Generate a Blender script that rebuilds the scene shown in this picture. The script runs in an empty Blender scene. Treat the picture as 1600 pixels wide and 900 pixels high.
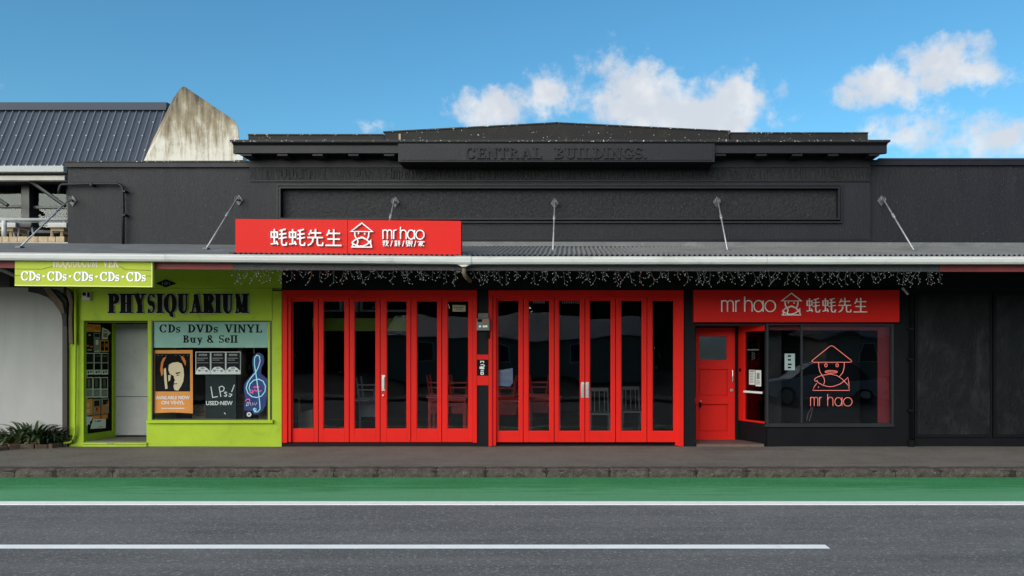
import bpy, math, random
from mathutils import Matrix, Vector, noise as mnoise
random.seed(7)
R = math.radians
sc = bpy.context.scene
COL = sc.collection

# ------------------------------------------------------------------ camera
F, CX, CY, D, EYE = 1232.0, 885.0, 552.0, 14.0, 1.648      # measured on the 1600 px photograph
cam = bpy.data.cameras.new('camera'); camo = bpy.data.objects.new('camera', cam); COL.objects.link(camo)
camo.location = (0, -D, EYE); camo.rotation_euler = (R(90), 0, 0)
cam.sensor_width = 36; cam.lens = 36 * F / 1600
cam.shift_x = -(CX - 800) / 1600; cam.shift_y = (CY - 450) / 1600
cam.clip_end = 2000; cam.clip_start = 0.05
sc.camera = camo

# ------------------------------------------------------------------ light
SUN_EL, SUN_AZ, SUN_STR = 22, 212, 3.6      # azimuth: 0 = +Y, clockwise; 212 = behind the camera, to the left
SKY_STR = 0.112
sc.view_settings.view_transform = 'Standard'; sc.view_settings.look = 'None'
sc.view_settings.exposure = 0.55; sc.view_settings.gamma = 1.0; sc.view_settings.use_curve_mapping = False
sl = bpy.data.lights.new('sun', 'SUN'); sl.energy = SUN_STR; sl.angle = R(70); sl.color = (1, .92, .81)
so = bpy.data.objects.new('sun', sl); COL.objects.link(so)
_d = Vector((math.sin(R(SUN_AZ)) * math.cos(R(SUN_EL)), math.cos(R(SUN_AZ)) * math.cos(R(SUN_EL)), math.sin(R(SUN_EL))))
so.rotation_euler = _d.to_track_quat('Z', 'Y').to_euler(); so.location = (0, -20, 30)

class NT:
    def __init__(s, t): s.t = t
    def n(s, typ, ins=None, **kw):
        nd = s.t.nodes.new(typ)
        for k, v in kw.items(): setattr(nd, k, v)
        for k, v in (ins or {}).items():
            if hasattr(v, 'is_output'): s.t.links.new(v, nd.inputs[k])
            else: nd.inputs[k].default_value = v
        return nd
    def math(s, op, a, b=0.0, c=0.0, clamp=False):
        nd = s.t.nodes.new('ShaderNodeMath'); nd.operation = op; nd.use_clamp = clamp
        for i, v in enumerate((a, b, c)):
            if hasattr(v, 'is_output'): s.t.links.new(v, nd.inputs[i])
            else: nd.inputs[i].default_value = v
        return nd.outputs[0]
    def mix(s, f, a, b, typ='MIX'):
        nd = s.t.nodes.new('ShaderNodeMix'); nd.data_type = 'RGBA'; nd.blend_type = typ
        for k, v in ((0, f), (6, a), (7, b)):
            if hasattr(v, 'is_output'): s.t.links.new(v, nd.inputs[k])
            else: nd.inputs[k].default_value = v if k == 0 else (tuple(v) + (1,))[:4]
        return nd.outputs[2]
    def ramp(s, f, stops):
        nd = s.t.nodes.new('ShaderNodeMapRange'); nd.interpolation_type = 'SMOOTHSTEP'
        s.t.links.new(f, nd.inputs[0]); nd.inputs[1].default_value = stops[0]; nd.inputs[2].default_value = stops[1]
        return nd.outputs[0]

w = bpy.data.worlds.new('World'); sc.world = w; w.use_nodes = True
wt = NT(w.node_tree); w.node_tree.nodes.clear()
sky = wt.n('ShaderNodeTexSky', sky_type='NISHITA'); sky.sun_disc = False
sky.sun_elevation = R(SUN_EL); sky.sun_rotation = R(SUN_AZ); sky.air_density = 1.0; sky.dust_density = 0.6; sky.ozone_density = 2.2
tc = wt.n('ShaderNodeTexCoord').outputs['Generated']
sx = wt.n('ShaderNodeSeparateXYZ', {0: tc})
az = wt.math('ARCTAN2', sx.outputs[0], sx.outputs[1]); el = wt.math('ARCSINE', sx.outputs[2])
ae = wt.n('ShaderNodeCombineXYZ', {0: az, 1: el, 2: 0.0}).outputs[0]
def pxdir(px, py):
    a = math.atan((px - CX) / F); return a, math.atan((CY - py) / F * math.cos(a))
blobs = []      # fair-weather clouds: where each one stands in the sky (azimuth, elevation, half widths, density)
for px, py, rx, ry, s in [(1000, 162, 128, 66, 1.1), (1095, 180, 150, 60, 1.12), (1152, 155, 80, 54, 1.05), (985, 128, 60, 46, 1.0), (775, 165, 82, 42, 1.0), (855, 150, 60, 48, .85), (935, 95, 42, 26, .5),
                          (1475, 92, 76, 42, .95), (1378, 138, 88, 46, .95), (1500, 120, 95, 38, .92), (1415, 212, 92, 36, .72), (1548, 220, 84, 42, .82), (1590, 205, 30, 25, .6), (580, 192, 32, 14, .4),
                          (1720, 150, 70, 40, .9), (-150, 120, 110, 45, .8), (1850, 60, 90, 45, .9)]:
    a, e = pxdir(px, py); blobs.append((a, e, rx / F, ry / F, s))
rr = random.Random(3)
for k in range(12):
    blobs.append((R(55 + k * 21 + rr.uniform(-8, 8)), R(rr.uniform(12, 45)), rr.uniform(.1, .22), rr.uniform(.04, .08), rr.uniform(.7, 1)))
warp = wt.n('ShaderNodeTexNoise', {'Vector': ae, 'Scale': 14.0, 'Detail': 6.0, 'Roughness': .62})
wv = wt.n('ShaderNodeVectorMath', {0: warp.outputs['Color'], 1: (.5, .5, .5)}, operation='SUBTRACT').outputs[0]
wv = wt.n('ShaderNodeVectorMath', {0: wv, 1: (.10, .075, 0)}, operation='MULTIPLY').outputs[0]
aew = wt.n('ShaderNodeVectorMath', {0: ae, 1: wv}, operation='ADD').outputs[0]
tot = None
for (a, e, rx, ry, s) in blobs:
    a = (a + math.pi) % (2 * math.pi) - math.pi
    v = wt.n('ShaderNodeVectorMath', {0: aew, 1: (a, e, 0)}, operation='SUBTRACT').outputs[0]
    v = wt.n('ShaderNodeVectorMath', {0: v, 1: (1 / rx, 1 / ry, 0)}, operation='MULTIPLY').outputs[0]
    l = wt.n('ShaderNodeVectorMath', {0: v}, operation='LENGTH').outputs['Value']
    o = wt.math('MULTIPLY_ADD', l, -s, s)
    tot = o if tot is None else wt.math('SMOOTH_MAX', tot, o, .12)
fb = wt.n('ShaderNodeTexNoise', {'Vector': ae, 'Scale': 42.0, 'Detail': 8.0, 'Roughness': .6}).outputs['Fac']
dens = wt.math('ADD', tot, wt.math('MULTIPLY_ADD', fb, 1.25, -.70))
cov = wt.ramp(dens, (-.02, .66))
lo = wt.n('ShaderNodeTexNoise', {'Vector': wt.n('ShaderNodeVectorMath', {0: ae, 1: (.01, -.02, 0)}, operation='ADD').outputs[0], 'Scale': 24.0, 'Detail': 5.0}).outputs['Fac']
shade = wt.ramp(wt.math('ADD', lo, wt.math('MULTIPLY', dens, -.25)), (.25, .6))
ccol = wt.mix(shade, (4.2, 4.4, 4.75), (5.35, 5.4, 5.45))
skyc = wt.n('ShaderNodeHueSaturation', {'Saturation': 1.12, 'Color': wt.mix(1.0, sky.outputs[0], (.72, .99, 1.0), 'MULTIPLY')}).outputs[0]
final = wt.mix(wt.math('MULTIPLY', cov, .93), skyc, ccol)
bg = wt.n('ShaderNodeBackground', {'Color': final, 'Strength': SKY_STR})
wo = wt.n('ShaderNodeOutputWorld', {'Surface': bg.outputs[0]})

# ------------------------------------------------------------------ materials
def mat(name, col, rough=.6, var=.12, vs=3.0, bump=0.0, bs=40.0, bd=.02, spec=.4, metal=0.0, fleck=None, fleck_s=60., fleck_t=.72, dirt=None, dirt_s=1.2, dirt_t=(.5, .75), stretch=(1, 1, 1), emit=None, es=0.0, bdet=4.0, patch=None):
    m = bpy.data.materials.new(name); m.use_nodes = True; t = NT(m.node_tree); m.node_tree.nodes.clear()
    pos = t.n('ShaderNodeNewGeometry').outputs['Position']
    if stretch != (1, 1, 1): pos2 = t.n('ShaderNodeVectorMath', {0: pos, 1: stretch}, operation='MULTIPLY').outputs[0]
    else: pos2 = pos
    c = tuple(col)
    n1 = t.n('ShaderNodeTexNoise', {'Vector': pos2, 'Scale': vs, 'Detail': 6.0, 'Roughness': .62}).outputs['Fac']
    f = t.math('MULTIPLY_ADD', n1, 2 * var * 1.8, 1 - var * 1.8)
    colr = t.mix(1.0, c, t.n('ShaderNodeCombineXYZ', {0: f, 1: f, 2: f}).outputs[0], 'MULTIPLY')
    if patch:          # a second coat or wear colour in broad uneven patches
        pcol, ps, pt = patch
        n4 = t.n('ShaderNodeTexNoise', {'Vector': pos2, 'Scale': ps, 'Detail': 7.0, 'Roughness': .7}).outputs['Fac']
        colr = t.mix(t.ramp(n4, pt), colr, pcol)
    if dirt:
        n2 = t.n('ShaderNodeTexNoise', {'Vector': pos2, 'Scale': dirt_s, 'Detail': 9.0, 'Roughness': .7, 'Distortion': .6}).outputs['Fac']
        colr = t.mix(t.ramp(n2, dirt_t), colr, dirt)
    if fleck:
        n3 = t.n('ShaderNodeTexNoise', {'Vector': pos, 'Scale': fleck_s, 'Detail': 3.0, 'Roughness': .6}).outputs['Fac']
        colr = t.mix(t.ramp(n3, (fleck_t, fleck_t + .05)), colr, fleck)
    b = t.n('ShaderNodeBsdfPrincipled', {'Base Color': colr, 'Roughness': rough, 'Metallic': metal})
    b.inputs['Specular IOR Level'].default_value = spec
    rn = t.math('MULTIPLY_ADD', n1, .25, rough - .125, clamp=True); m.node_tree.links.new(rn, b.inputs['Roughness'])
    if bump:
        h = t.n('ShaderNodeTexNoise', {'Vector': pos2, 'Scale': bs, 'Detail': bdet, 'Roughness': .65, 'Distortion': .8}).outputs['Fac']
        bn = t.n('ShaderNodeBump', {'Height': h, 'Strength': bump, 'Distance': bd})
        m.node_tree.links.new(bn.outputs[0], b.inputs['Normal'])
    if emit: b.inputs['Emission Color'].default_value = tuple(emit) + (1,); b.inputs['Emission Strength'].default_value = es
    t.n('ShaderNodeOutputMaterial', {'Surface': b.outputs[0]})
    return m

def glass(name, tint=(.8, .84, .86), ior=1.5, wav=.02, extra=0.0, rough=0.0):
    m = bpy.data.materials.new(name); m.use_nodes = True; t = NT(m.node_tree); m.node_tree.nodes.clear()
    pos = t.n('ShaderNodeNewGeometry').outputs['Position']
    h = t.n('ShaderNodeTexNoise', {'Vector': pos, 'Scale': 1.3, 'Detail': 1.0}).outputs['Fac']
    bn = t.n('ShaderNodeBump', {'Height': h, 'Strength': wav, 'Distance': .15}).outputs[0]
    fr = t.n('ShaderNodeFresnel', {'IOR': ior, 'Normal': bn}).outputs[0]
    fr = t.math('ADD', fr, extra, clamp=True)
    tr = t.n('ShaderNodeBsdfTransparent', {'Color': tint + (1,)}); gl = t.n('ShaderNodeBsdfGlossy', {'Roughness': rough, 'Normal': bn, 'Color': (1, 1, 1, 1)})
    mx = t.n('ShaderNodeMixShader', {0: fr, 1: tr.outputs[0], 2: gl.outputs[0]})
    t.n('ShaderNodeOutputMaterial', {'Surface': mx.outputs[0]}); return m

BLK = (.0086, .0078, .0112)
K = dict(
    stucco=mat('black_painted_stucco', BLK, .55, .4, 1.1, .42, 24, .025, .28, patch=((.0150, .0140, .0168), .7, (.48, .85)), stretch=(2.4, 1, .45), dirt=(.0185, .0175, .0200), dirt_s=1.7, dirt_t=(.55, .8), fleck=(.05, .05, .055), fleck_s=34, fleck_t=.66, bdet=6),
    rough_stucco=mat('black_rough_stucco', (.0125, .0124, .0145), .55, .30, 2.2, .7, 15, .035, .24, bdet=8, fleck=(.045, .045, .05), fleck_s=24, fleck_t=.64),
    trim=mat('black_painted_trim', (.0096, .0088, .0122), .5, .3, 2.0, .3, 24, .014, .26, fleck=(.08, .08, .085), fleck_s=48, fleck_t=.72),
    parapet=mat('weathered_black_parapet', (.012, .0105, .0105), .65, .3, 1.8, .4, 24, .015, .25, fleck=(.5, .5, .48), fleck_s=22, fleck_t=.68, dirt=(.027, .022, .019), dirt_s=2.5),
    edge=mat('chipped_black_edge', (.017, .017, .018), .6, .3, 3, .4, 30, .01, .3, fleck=(.5, .49, .46), fleck_s=26, fleck_t=.62),
    scraped=mat('scraped_black_band', (.011, .011, .013), .55, .3, 3.0, .7, 9, .04, .22, stretch=(2.2, 1, .55), bdet=6),
    black_low=mat('black_gloss_paint', (.0062, .0063, .0078), .55, .25, 2.5, .25, 30, .01, .12, dirt=(.014, .0135, .014), dirt_s=3.0, dirt_t=(.6, .85), fleck=(.2, .2, .2), fleck_s=40, fleck_t=.76),
    hoard=mat('black_stained_plywood', (.0072, .0073, .0088), .55, .4, 1.8, .6, 16, .03, .15, bdet=8, stretch=(1, 1, .55), dirt=(.030, .030, .033), dirt_s=2.2, dirt_t=(.42, .78)),
    red=mat('red_gloss_paint', (.66, .013, .008), .5, .08, 1.2, .08, 18, .006, .14, dirt=(.40, .014, .009), dirt_s=3.0, dirt_t=(.55, .9)),
    red_sign=mat('red_sign_board', (.60, .013, .009), .45, .05, .8, 0, spec=.12),
    red_dark=mat('dull_red_fascia_paint', (.19, .035, .035), .6, .25, 2, .3, 30, .01, .3, fleck=(.4, .3, .28), fleck_s=30, fleck_t=.7),
    white=mat('white_painted_metal', (.54, .535, .52), .45, .09, 1.5, 0, spec=.3, dirt=(.30, .29, .275), dirt_s=1.3, dirt_t=(.52, .8), stretch=(1, 1, 2.5)),
    white_letter=mat('white_acrylic', (.82, .82, .82), .4, .03),
    silver_letter=mat('brushed_silver_letters', (.88, .86, .84), .45, .04, spec=.4),
    cyma=mat('cream_weathered_timber', (.42, .39, .345), .6, .18, 3, .2, 30),
    beam=mat('charcoal_beam_paint', (.045, .043, .046), .55, .25, 2.5, .3, 20, .01),
    soffit_bounce=mat('off_white_bounce_soffit', (.42, .41, .40), .7, .1, 3), soffit=mat('black_soffit_paint', (.012, .012, .013), .7, .2, 3, .2, 20),  # pale canopy underside chosen to bounce light onto the doors and sign below
    green=mat('lime_green_paint', (.335, .455, .026), .6, .14, 1.4, .3, 16, .014, .2, dirt=(.20, .275, .025), dirt_s=2.2, dirt_t=(.5, .85), fleck=(.08, .1, .02), fleck_s=22, fleck_t=.75),
    green_sign=mat('lime_green_sign_paint', (.36, .42, .032), .55, .10, 2, .1, 14, .01, .2, dirt=(.26, .31, .03), dirt_s=3, dirt_t=(.5, .9)),
    green_wall=mat('olive_green_paint', (.25, .34, .03), .6, .08, 1.5),
    teal=mat('pale_teal_vinyl', (.25, .44, .37), .5, .08, 2, dirt=(.34, .5, .44), dirt_s=4),
    ink=mat('black_lettering_paint', (.006, .006, .006), .75, .1, spec=.1),
    outline=mat('grey_lettering_outline', (.40, .40, .38), .5, .1),
    paper=mat('white_paper', (.72, .72, .70), .7, .06, 6), paper_g=mat('grey_printed_paper', (.22, .22, .22), .6, .5, 30), paper_d=mat('dark_printed_paper', (.010, .010, .011), .6, .6, 26, spec=.12),
    paper_gn=mat('pale_green_paper', (.55, .62, .55), .7, .05),
    orange=mat('orange_printed_paper', (.74, .28, .045), .55, .1, 4), cream=mat('cream_print', (.68, .55, .36), .6, .06), deep_orange=mat('deep_orange_print', (.62, .16, .015), .6, .12),
    chalkboard=mat('green_black_chalkboard', (.012, .022, .023), .6, .25, 4, spec=.12, dirt=(.030, .042, .042), dirt_s=5, dirt_t=(.5, .9)),
    chalk=mat('white_chalk', (.78, .8, .78), .9, .1, 30),
    blue=mat('deep_blue_backboard', (.012, .03, .20), .35, .15, 5),
    neon_c=mat('cyan_neon_tube', (.3, .6, .62), .3, 0, emit=(.35, .85, .95), es=.25), neon_p=mat('pink_neon_tube', (.6, .1, .25), .3, 0, emit=(.95, .15, .35), es=.40), neon_r=mat('coral_neon_tube', (.6, .14, .10), .3, 0, emit=(.92, .22, .17), es=.62),
    grey_door=mat('grey_door_paint', (.33, .33, .32), .6, .18, 1.4, .15, 12, .01, dirt=(.22, .215, .205), dirt_s=1.6, dirt_t=(.5, .85), fleck=(.1, .1, .1), fleck_s=20, fleck_t=.76),
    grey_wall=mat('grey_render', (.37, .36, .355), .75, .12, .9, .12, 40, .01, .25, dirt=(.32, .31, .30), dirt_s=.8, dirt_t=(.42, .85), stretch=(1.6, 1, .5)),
    steel=mat('brushed_steel', (.55, .55, .54), .32, .08, 8, metal=1.0), dark_steel=mat('dark_galvanised_steel', (.11, .11, .115), .5, .3, 6, metal=.4),
    rod=mat('galvanised_rod', (.36, .36, .36), .45, .3, 9, metal=.4),
    roof=mat('slate_blue_roof_steel', (.034, .044, .064), .55, .12, 1.0, spec=.2), rib=mat('pale_blue_roof_rib', (.10, .12, .155), .5, .1, 1.0, spec=.25),
    canopy_roof=mat('grey_corrugated_iron', (.175, .170, .167), .5, .3, 2.2, .2, 30, .01, dirt=(.30, .30, .295), dirt_s=5, dirt_t=(.55, .85)),
    membrane=mat('grey_roof_membrane', (.13, .13, .132), .75, .25, 2.5, .3, 30, .01, dirt=(.2, .2, .2), dirt_s=3),
    brown=mat('weathered_brown_timber', (.11, .075, .05), .7, .4, 4, .4, 20, .02, stretch=(4, 4, .5)), brown_dark=mat('dark_brown_post_paint', (.028, .02, .02), .6, .2),
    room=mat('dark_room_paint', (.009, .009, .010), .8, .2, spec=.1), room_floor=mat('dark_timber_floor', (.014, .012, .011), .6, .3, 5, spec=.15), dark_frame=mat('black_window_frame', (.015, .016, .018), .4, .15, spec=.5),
    frame_white=mat('white_window_frame', (.72, .76, .80), .5, .05),
    red_wood=mat('red_lacquered_wood', (.42, .02, .015), .35, .12, 5), grey_wood=mat('grey_painted_wood', (.10, .104, .108), .5, .15, 5), card=mat('cardboard', (.36, .27, .17), .8, .15, 4),
    leaf=mat('strappy_leaf', (.046, .076, .028), .38, .45, 9, spec=.5), leaf_d=mat('dark_strappy_leaf', (.024, .040, .018), .4, .45, 9, spec=.5), tree_leaf=mat('tree_leaf', (.05, .075, .03), .6, .4, 2), bark=mat('tree_bark', (.08, .06, .045), .85, .3, 6, .6, 12, .04),
    soil=mat('dark_garden_soil', (.03, .022, .016), .95, .5, 8, 1.0, 22, .06, dirt=(.16, .09, .045), dirt_s=9, dirt_t=(.58, .7)), brick=mat('old_brown_brick', (.12, .075, .05), .85, .4, 9, .8, 30, .02), brick_pale=mat('pale_tan_brick', (.40, .30, .19), .85, .35, 9, .5, 30, .01),
    litter=mat('dry_fallen_leaf', (.38, .18, .08), .8, .35, 12),
    kerb=mat('weathered_bluestone', (.085, .070, .058), .9, .55, 9, 1.0, 16, .05, .25, bdet=9, fleck=(.20, .165, .135), fleck_s=30, fleck_t=.64, dirt=(.03, .024, .02), dirt_s=7, dirt_t=(.5, .75)),
    asphalt=None, paving=None, cycle=None, line=None,
    concrete=None, opp_wall=mat('tan_house_cladding', (.35, .30, .24), .8, .1), opp_roof=mat('grey_roof_iron', (.22, .23, .24), .5, .08), opp_win=mat('dark_house_window', (.03, .035, .04), .15, .1),
    spine=mat('record_sleeve_spines', (.2, .13, .08), .6, .9, 40, stretch=(1, 1, .1)),
)
def road_mat(name, base, agg, dark, vs, patches, patch_t=(.5, .8), agg_s=130., agg_t=.60, bump=.5, streak=None, rough=.85, wear=None):
    """asphalt: aggregate grain at two sizes, tyre-polished bands and stains"""
    m = bpy.data.materials.new(name); m.use_nodes = True; t = NT(m.node_tree); m.node_tree.nodes.clear()
    pos = t.n('ShaderNodeNewGeometry').outputs['Position']
    n1 = t.n('ShaderNodeTexNoise', {'Vector': pos, 'Scale': vs, 'Detail': 8.0, 'Roughness': .65}).outputs['Fac']
    c = t.mix(t.ramp(n1, (.3, .7)), base, dark)
    st = t.n('ShaderNodeVectorMath', {0: pos, 1: (.22, 2.4, 1)}, operation='MULTIPLY').outputs[0]
    n2 = t.n('ShaderNodeTexNoise', {'Vector': st, 'Scale': 1.6, 'Detail': 7.0, 'Roughness': .6}).outputs['Fac']
    c = t.mix(t.ramp(n2, patch_t), c, patches)
    if wear:
        n5 = t.n('ShaderNodeTexNoise', {'Vector': pos, 'Scale': 5.5, 'Detail': 10.0, 'Roughness': .75}).outputs['Fac']
        c = t.mix(t.ramp(n5, wear[1]), c, wear[0])
    if wear:        # trodden gum and paint spots
        n7 = t.n('ShaderNodeTexVoronoi', {'Vector': pos, 'Scale': 2.6}); d7 = t.math('LESS_THAN', n7.outputs['Distance'], .055)
        c = t.mix(t.math('MULTIPLY', d7, .55), c, agg)
    if streak:      # wear that follows the wheels: (colour, y where it starts, y where it is full)
        sy_ = t.n('ShaderNodeSeparateXYZ', {0: pos}).outputs[1]
        n6 = t.n('ShaderNodeTexNoise', {'Vector': st, 'Scale': 3.4, 'Detail': 9.0, 'Roughness': .72}).outputs['Fac']
        f = t.math('ADD', t.n('ShaderNodeMapRange', {0: sy_, 1: streak[1], 2: streak[2]}).outputs[0], t.math('MULTIPLY_ADD', n6, 3.2, -1.6))
        c = t.mix(t.math('MULTIPLY', t.ramp(f, (.1, .9)), .85), c, streak[0])
    g = t.n('ShaderNodeTexVoronoi', {'Vector': pos, 'Scale': agg_s}); gr = t.n('ShaderNodeSeparateColor', {0: g.outputs['Color']}).outputs[0]
    c = t.mix(t.math('MULTIPLY', t.ramp(gr, (agg_t, 1.0)), .50), c, agg)
    c = t.mix(t.math('MULTIPLY', t.ramp(gr, (.35, 0.0)), .38), c, tuple(x * .45 for x in base))
    g2 = t.n('ShaderNodeTexVoronoi', {'Vector': pos, 'Scale': agg_s * .38}); gr2 = t.n('ShaderNodeSeparateColor', {0: g2.outputs['Color']}).outputs[1]
    c = t.mix(t.math('MULTIPLY', t.ramp(gr2, (.86, 1.0)), .6), c, agg)
    b = t.n('ShaderNodeBsdfPrincipled', {'Base Color': c, 'Roughness': rough}); b.inputs['Specular IOR Level'].default_value = .25
    bn = t.n('ShaderNodeBump', {'Height': t.math('ADD', g.outputs['Distance'], t.math('MULTIPLY', n1, .4)), 'Strength': bump, 'Distance': .012})
    m.node_tree.links.new(bn.outputs[0], b.inputs['Normal'])
    t.n('ShaderNodeOutputMaterial', {'Surface': b.outputs[0]}); return m
K['asphalt'] = road_mat('chip_seal_asphalt', (.136, .131, .127), (.33, .32, .31), (.104, .100, .098), .9, (.165, .159, .154), agg_s=120, bump=.6, patch_t=(.40, .72))
K['paving'] = road_mat('worn_pavement_asphalt', (.156, .136, .120), (.24, .22, .20), (.110, .095, .084), 1.1, (.185, .163, .145), agg_s=160, agg_t=.7, bump=.45, wear=((.19, .165, .14), (.55, .75)))
K['cycle'] = road_mat('green_cycle_lane_paint', (.030, .215, .068), (.10, .31, .14), (.024, .175, .052), .8, (.055, .26, .10), agg_s=140, bump=.35, rough=.8, wear=((.085, .27, .125), (.52, .8)), streak=((.125, .345, .175), -3.3, -4.3))
K['line'] = mat('white_road_paint', (.90, .88, .84), .7, .05, 5, .3, 90, .006, .3, dirt=(.5, .49, .47), dirt_s=7, dirt_t=(.54, .85))
def concrete_mat():
    m = bpy.data.materials.new('streaked_white_concrete'); m.use_nodes = True; t = NT(m.node_tree); m.node_tree.nodes.clear()
    pos = t.n('ShaderNodeNewGeometry').outputs['Position']; s = t.n('ShaderNodeSeparateXYZ', {0: pos})
    st = t.n('ShaderNodeVectorMath', {0: pos, 1: (1, 1, .14)}, operation='MULTIPLY').outputs[0]
    n1 = t.n('ShaderNodeTexNoise', {'Vector': st, 'Scale': 9.0, 'Detail': 9.0, 'Roughness': .7, 'Distortion': .4}).outputs['Fac']
    n2 = t.n('ShaderNodeTexNoise', {'Vector': pos, 'Scale': 3.0, 'Detail': 8.0, 'Roughness': .7}).outputs['Fac']
    h = t.n('ShaderNodeMapRange', {0: s.outputs[2], 1: 5.1, 2: 6.7}).outputs[0]       # lichen and run-off stains start at the coping
    f = t.math('ADD', t.math('MULTIPLY_ADD', n1, 1.5, -.75), t.math('ADD', t.math('MULTIPLY_ADD', n2, .9, -.45), t.math('MULTIPLY_ADD', h, .85, .10)))
    c = t.mix(t.ramp(f, (.12, .62)), (.60, .56, .49), (.25, .20, .13))
    c = t.mix(t.ramp(f, (.5, 1.05)), c, (.055, .046, .034))
    b = t.n('ShaderNodeBsdfPrincipled', {'Base Color': c, 'Roughness': .85})
    bn = t.n('ShaderNodeBump', {'Height': n1, 'Strength': .5, 'Distance': .03}); m.node_tree.links.new(bn.outputs[0], b.inputs['Normal'])
    t.n('ShaderNodeOutputMaterial', {'Surface': b.outputs[0]}); return m
K['concrete'] = concrete_mat()
K['glass'] = glass('door_glass', (.92, .94, .96), 1.40, .03)
K['clear'] = glass('clear_display_glass', (.97, .98, .98), 1.30, .02)
K['sky_glass'] = glass('tinted_upper_glass', (.40, .45, .45), 1.36, .03, .0)
K['frosted'] = glass('frosted_door_glass', (.5, .57, .57), 1.45, .1, .05, .25)

# ------------------------------------------------------------------ building helpers
def X(px, Y=0.0): return (px - CX) * (D + Y) / F
def Z(py, Y=0.0): return EYE + (CY - py) * (D + Y) / F
def thing(name, label, cat, loc=(0, 0, 0), group=None):
    o = bpy.data.objects.new(name, None); COL.objects.link(o); o.location = loc; o.empty_display_size = .2
    return tag(o, label, cat, group)
def tag(o, label=None, cat=None, group=None, kind=None):
    if label: o['label'] = label
    if cat: o['category'] = cat
    if group: o['group'] = group
    if kind: o['kind'] = kind
    return o
def wloc(o):
    v = Vector((0, 0, 0))
    while o: v += o.location; o = o.parent
    return v
class MB:
    def __init__(s, M=None): s.v = []; s.f = []; s.mi = []; s.M = M; s.k = 0; s.post = None; s.sm = False
    def add(s, vs, fs):
        b = len(s.v)
        for v in vs:
            v = Vector(v)
            if s.M is not None: v = s.M @ v
            s.v.append(v)
        for f in fs: s.f.append([b + i for i in f]); s.mi.append(s.k)
        return s
    def box(s, x0, x1, y0, y1, z0, z1):
        if x0 > x1: x0, x1 = x1, x0
        if y0 > y1: y0, y1 = y1, y0
        if z0 > z1: z0, z1 = z1, z0
        return s.add([(x0, y0, z0), (x1, y0, z0), (x1, y1, z0), (x0, y1, z0), (x0, y0, z1), (x1, y0, z1), (x1, y1, z1), (x0, y1, z1)],
                     [(0, 3, 2, 1), (4, 5, 6, 7), (0, 1, 5, 4), (1, 2, 6, 5), (2, 3, 7, 6), (3, 0, 4, 7)])
    def pbox(s, px0, px1, py0, py1, Y, depth):
        return s.box(X(px0, Y), X(px1, Y), Y, Y + depth, Z(py1, Y), Z(py0, Y))
    def prism(s, poly, y0, y1):          # polygon in x,z extruded in y (y0 = front)
        n = len(poly)
        a = sum(poly[i][0] * poly[(i + 1) % n][1] - poly[(i + 1) % n][0] * poly[i][1] for i in range(n))
        if a < 0: poly = poly[::-1]
        vs = [(x, y0, z) for x, z in poly] + [(x, y1, z) for x, z in poly]
        return s.add(vs, [tuple(range(n)), tuple(range(2 * n - 1, n - 1, -1))] + [((i + 1) % n, i, n + i, n + (i + 1) % n) for i in range(n)])
    def xprism(s, poly, x0, x1):         # polygon in y,z extruded along x
        n = len(poly)
        a = sum(poly[i][0] * poly[(i + 1) % n][1] - poly[(i + 1) % n][0] * poly[i][1] for i in range(n))
        if a < 0: poly = poly[::-1]
        vs = [(x0, y, z) for y, z in poly] + [(x1, y, z) for y, z in poly]
        return s.add(vs, [tuple(range(n - 1, -1, -1)), tuple(range(n, 2 * n))] + [(i, (i + 1) % n, n + (i + 1) % n, n + i) for i in range(n)])
    def tube(s, pts, r, n=8, cap=True):
        pts = [Vector(p) for p in pts]; rs = r if isinstance(r, (list, tuple)) else [r] * len(pts); rings = []
        up = Vector((0, 0, 1)); prev = None
        for i, p in enumerate(pts):
            d = (pts[min(i + 1, len(pts) - 1)] - pts[max(i - 1, 0)]).normalized()
            if prev is None:
                a = d.cross(up if abs(d.z) < .95 else Vector((1, 0, 0))).normalized()
            else:
                a = (prev - d * prev.dot(d)).normalized()
            prev = a; b = d.cross(a)
            rings.append([p + (a * math.cos(2 * math.pi * k / n) + b * math.sin(2 * math.pi * k / n)) * rs[i] for k in range(n)])
        vs = [v for rg in rings for v in rg]; fs = []
        for i in range(len(rings) - 1):
            for k in range(n): fs.append((i * n + k, i * n + (k + 1) % n, (i + 1) * n + (k + 1) % n, (i + 1) * n + k))
        if cap: fs.append(tuple(range(n - 1, -1, -1))); fs.append(tuple((len(rings) - 1) * n + k for k in range(n)))
        return s.add(vs, fs)
    def blob(s, c, r, n=6, m=4):
        rx, ry, rz = r if isinstance(r, (tuple, list)) else (r, r, r); vs = [(c[0], c[1], c[2] + rz)]
        for i in range(1, m):
            a = math.pi * i / m
            for k in range(n):
                b = 2 * math.pi * k / n; vs.append((c[0] + rx * math.sin(a) * math.cos(b), c[1] + ry * math.sin(a) * math.sin(b), c[2] + rz * math.cos(a)))
        vs.append((c[0], c[1], c[2] - rz)); fs = [(0, 1 + k, 1 + (k + 1) % n) for k in range(n)]
        for i in range(m - 2):
            for k in range(n): fs.append((1 + i * n + k, 1 + (i + 1) * n + k, 1 + (i + 1) * n + (k + 1) % n, 1 + i * n + (k + 1) % n))
        l = len(vs) - 1; fs += [(l, 1 + (m - 2) * n + (k + 1) % n, 1 + (m - 2) * n + k) for k in range(n)]
        return s.add(vs, fs)
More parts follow.
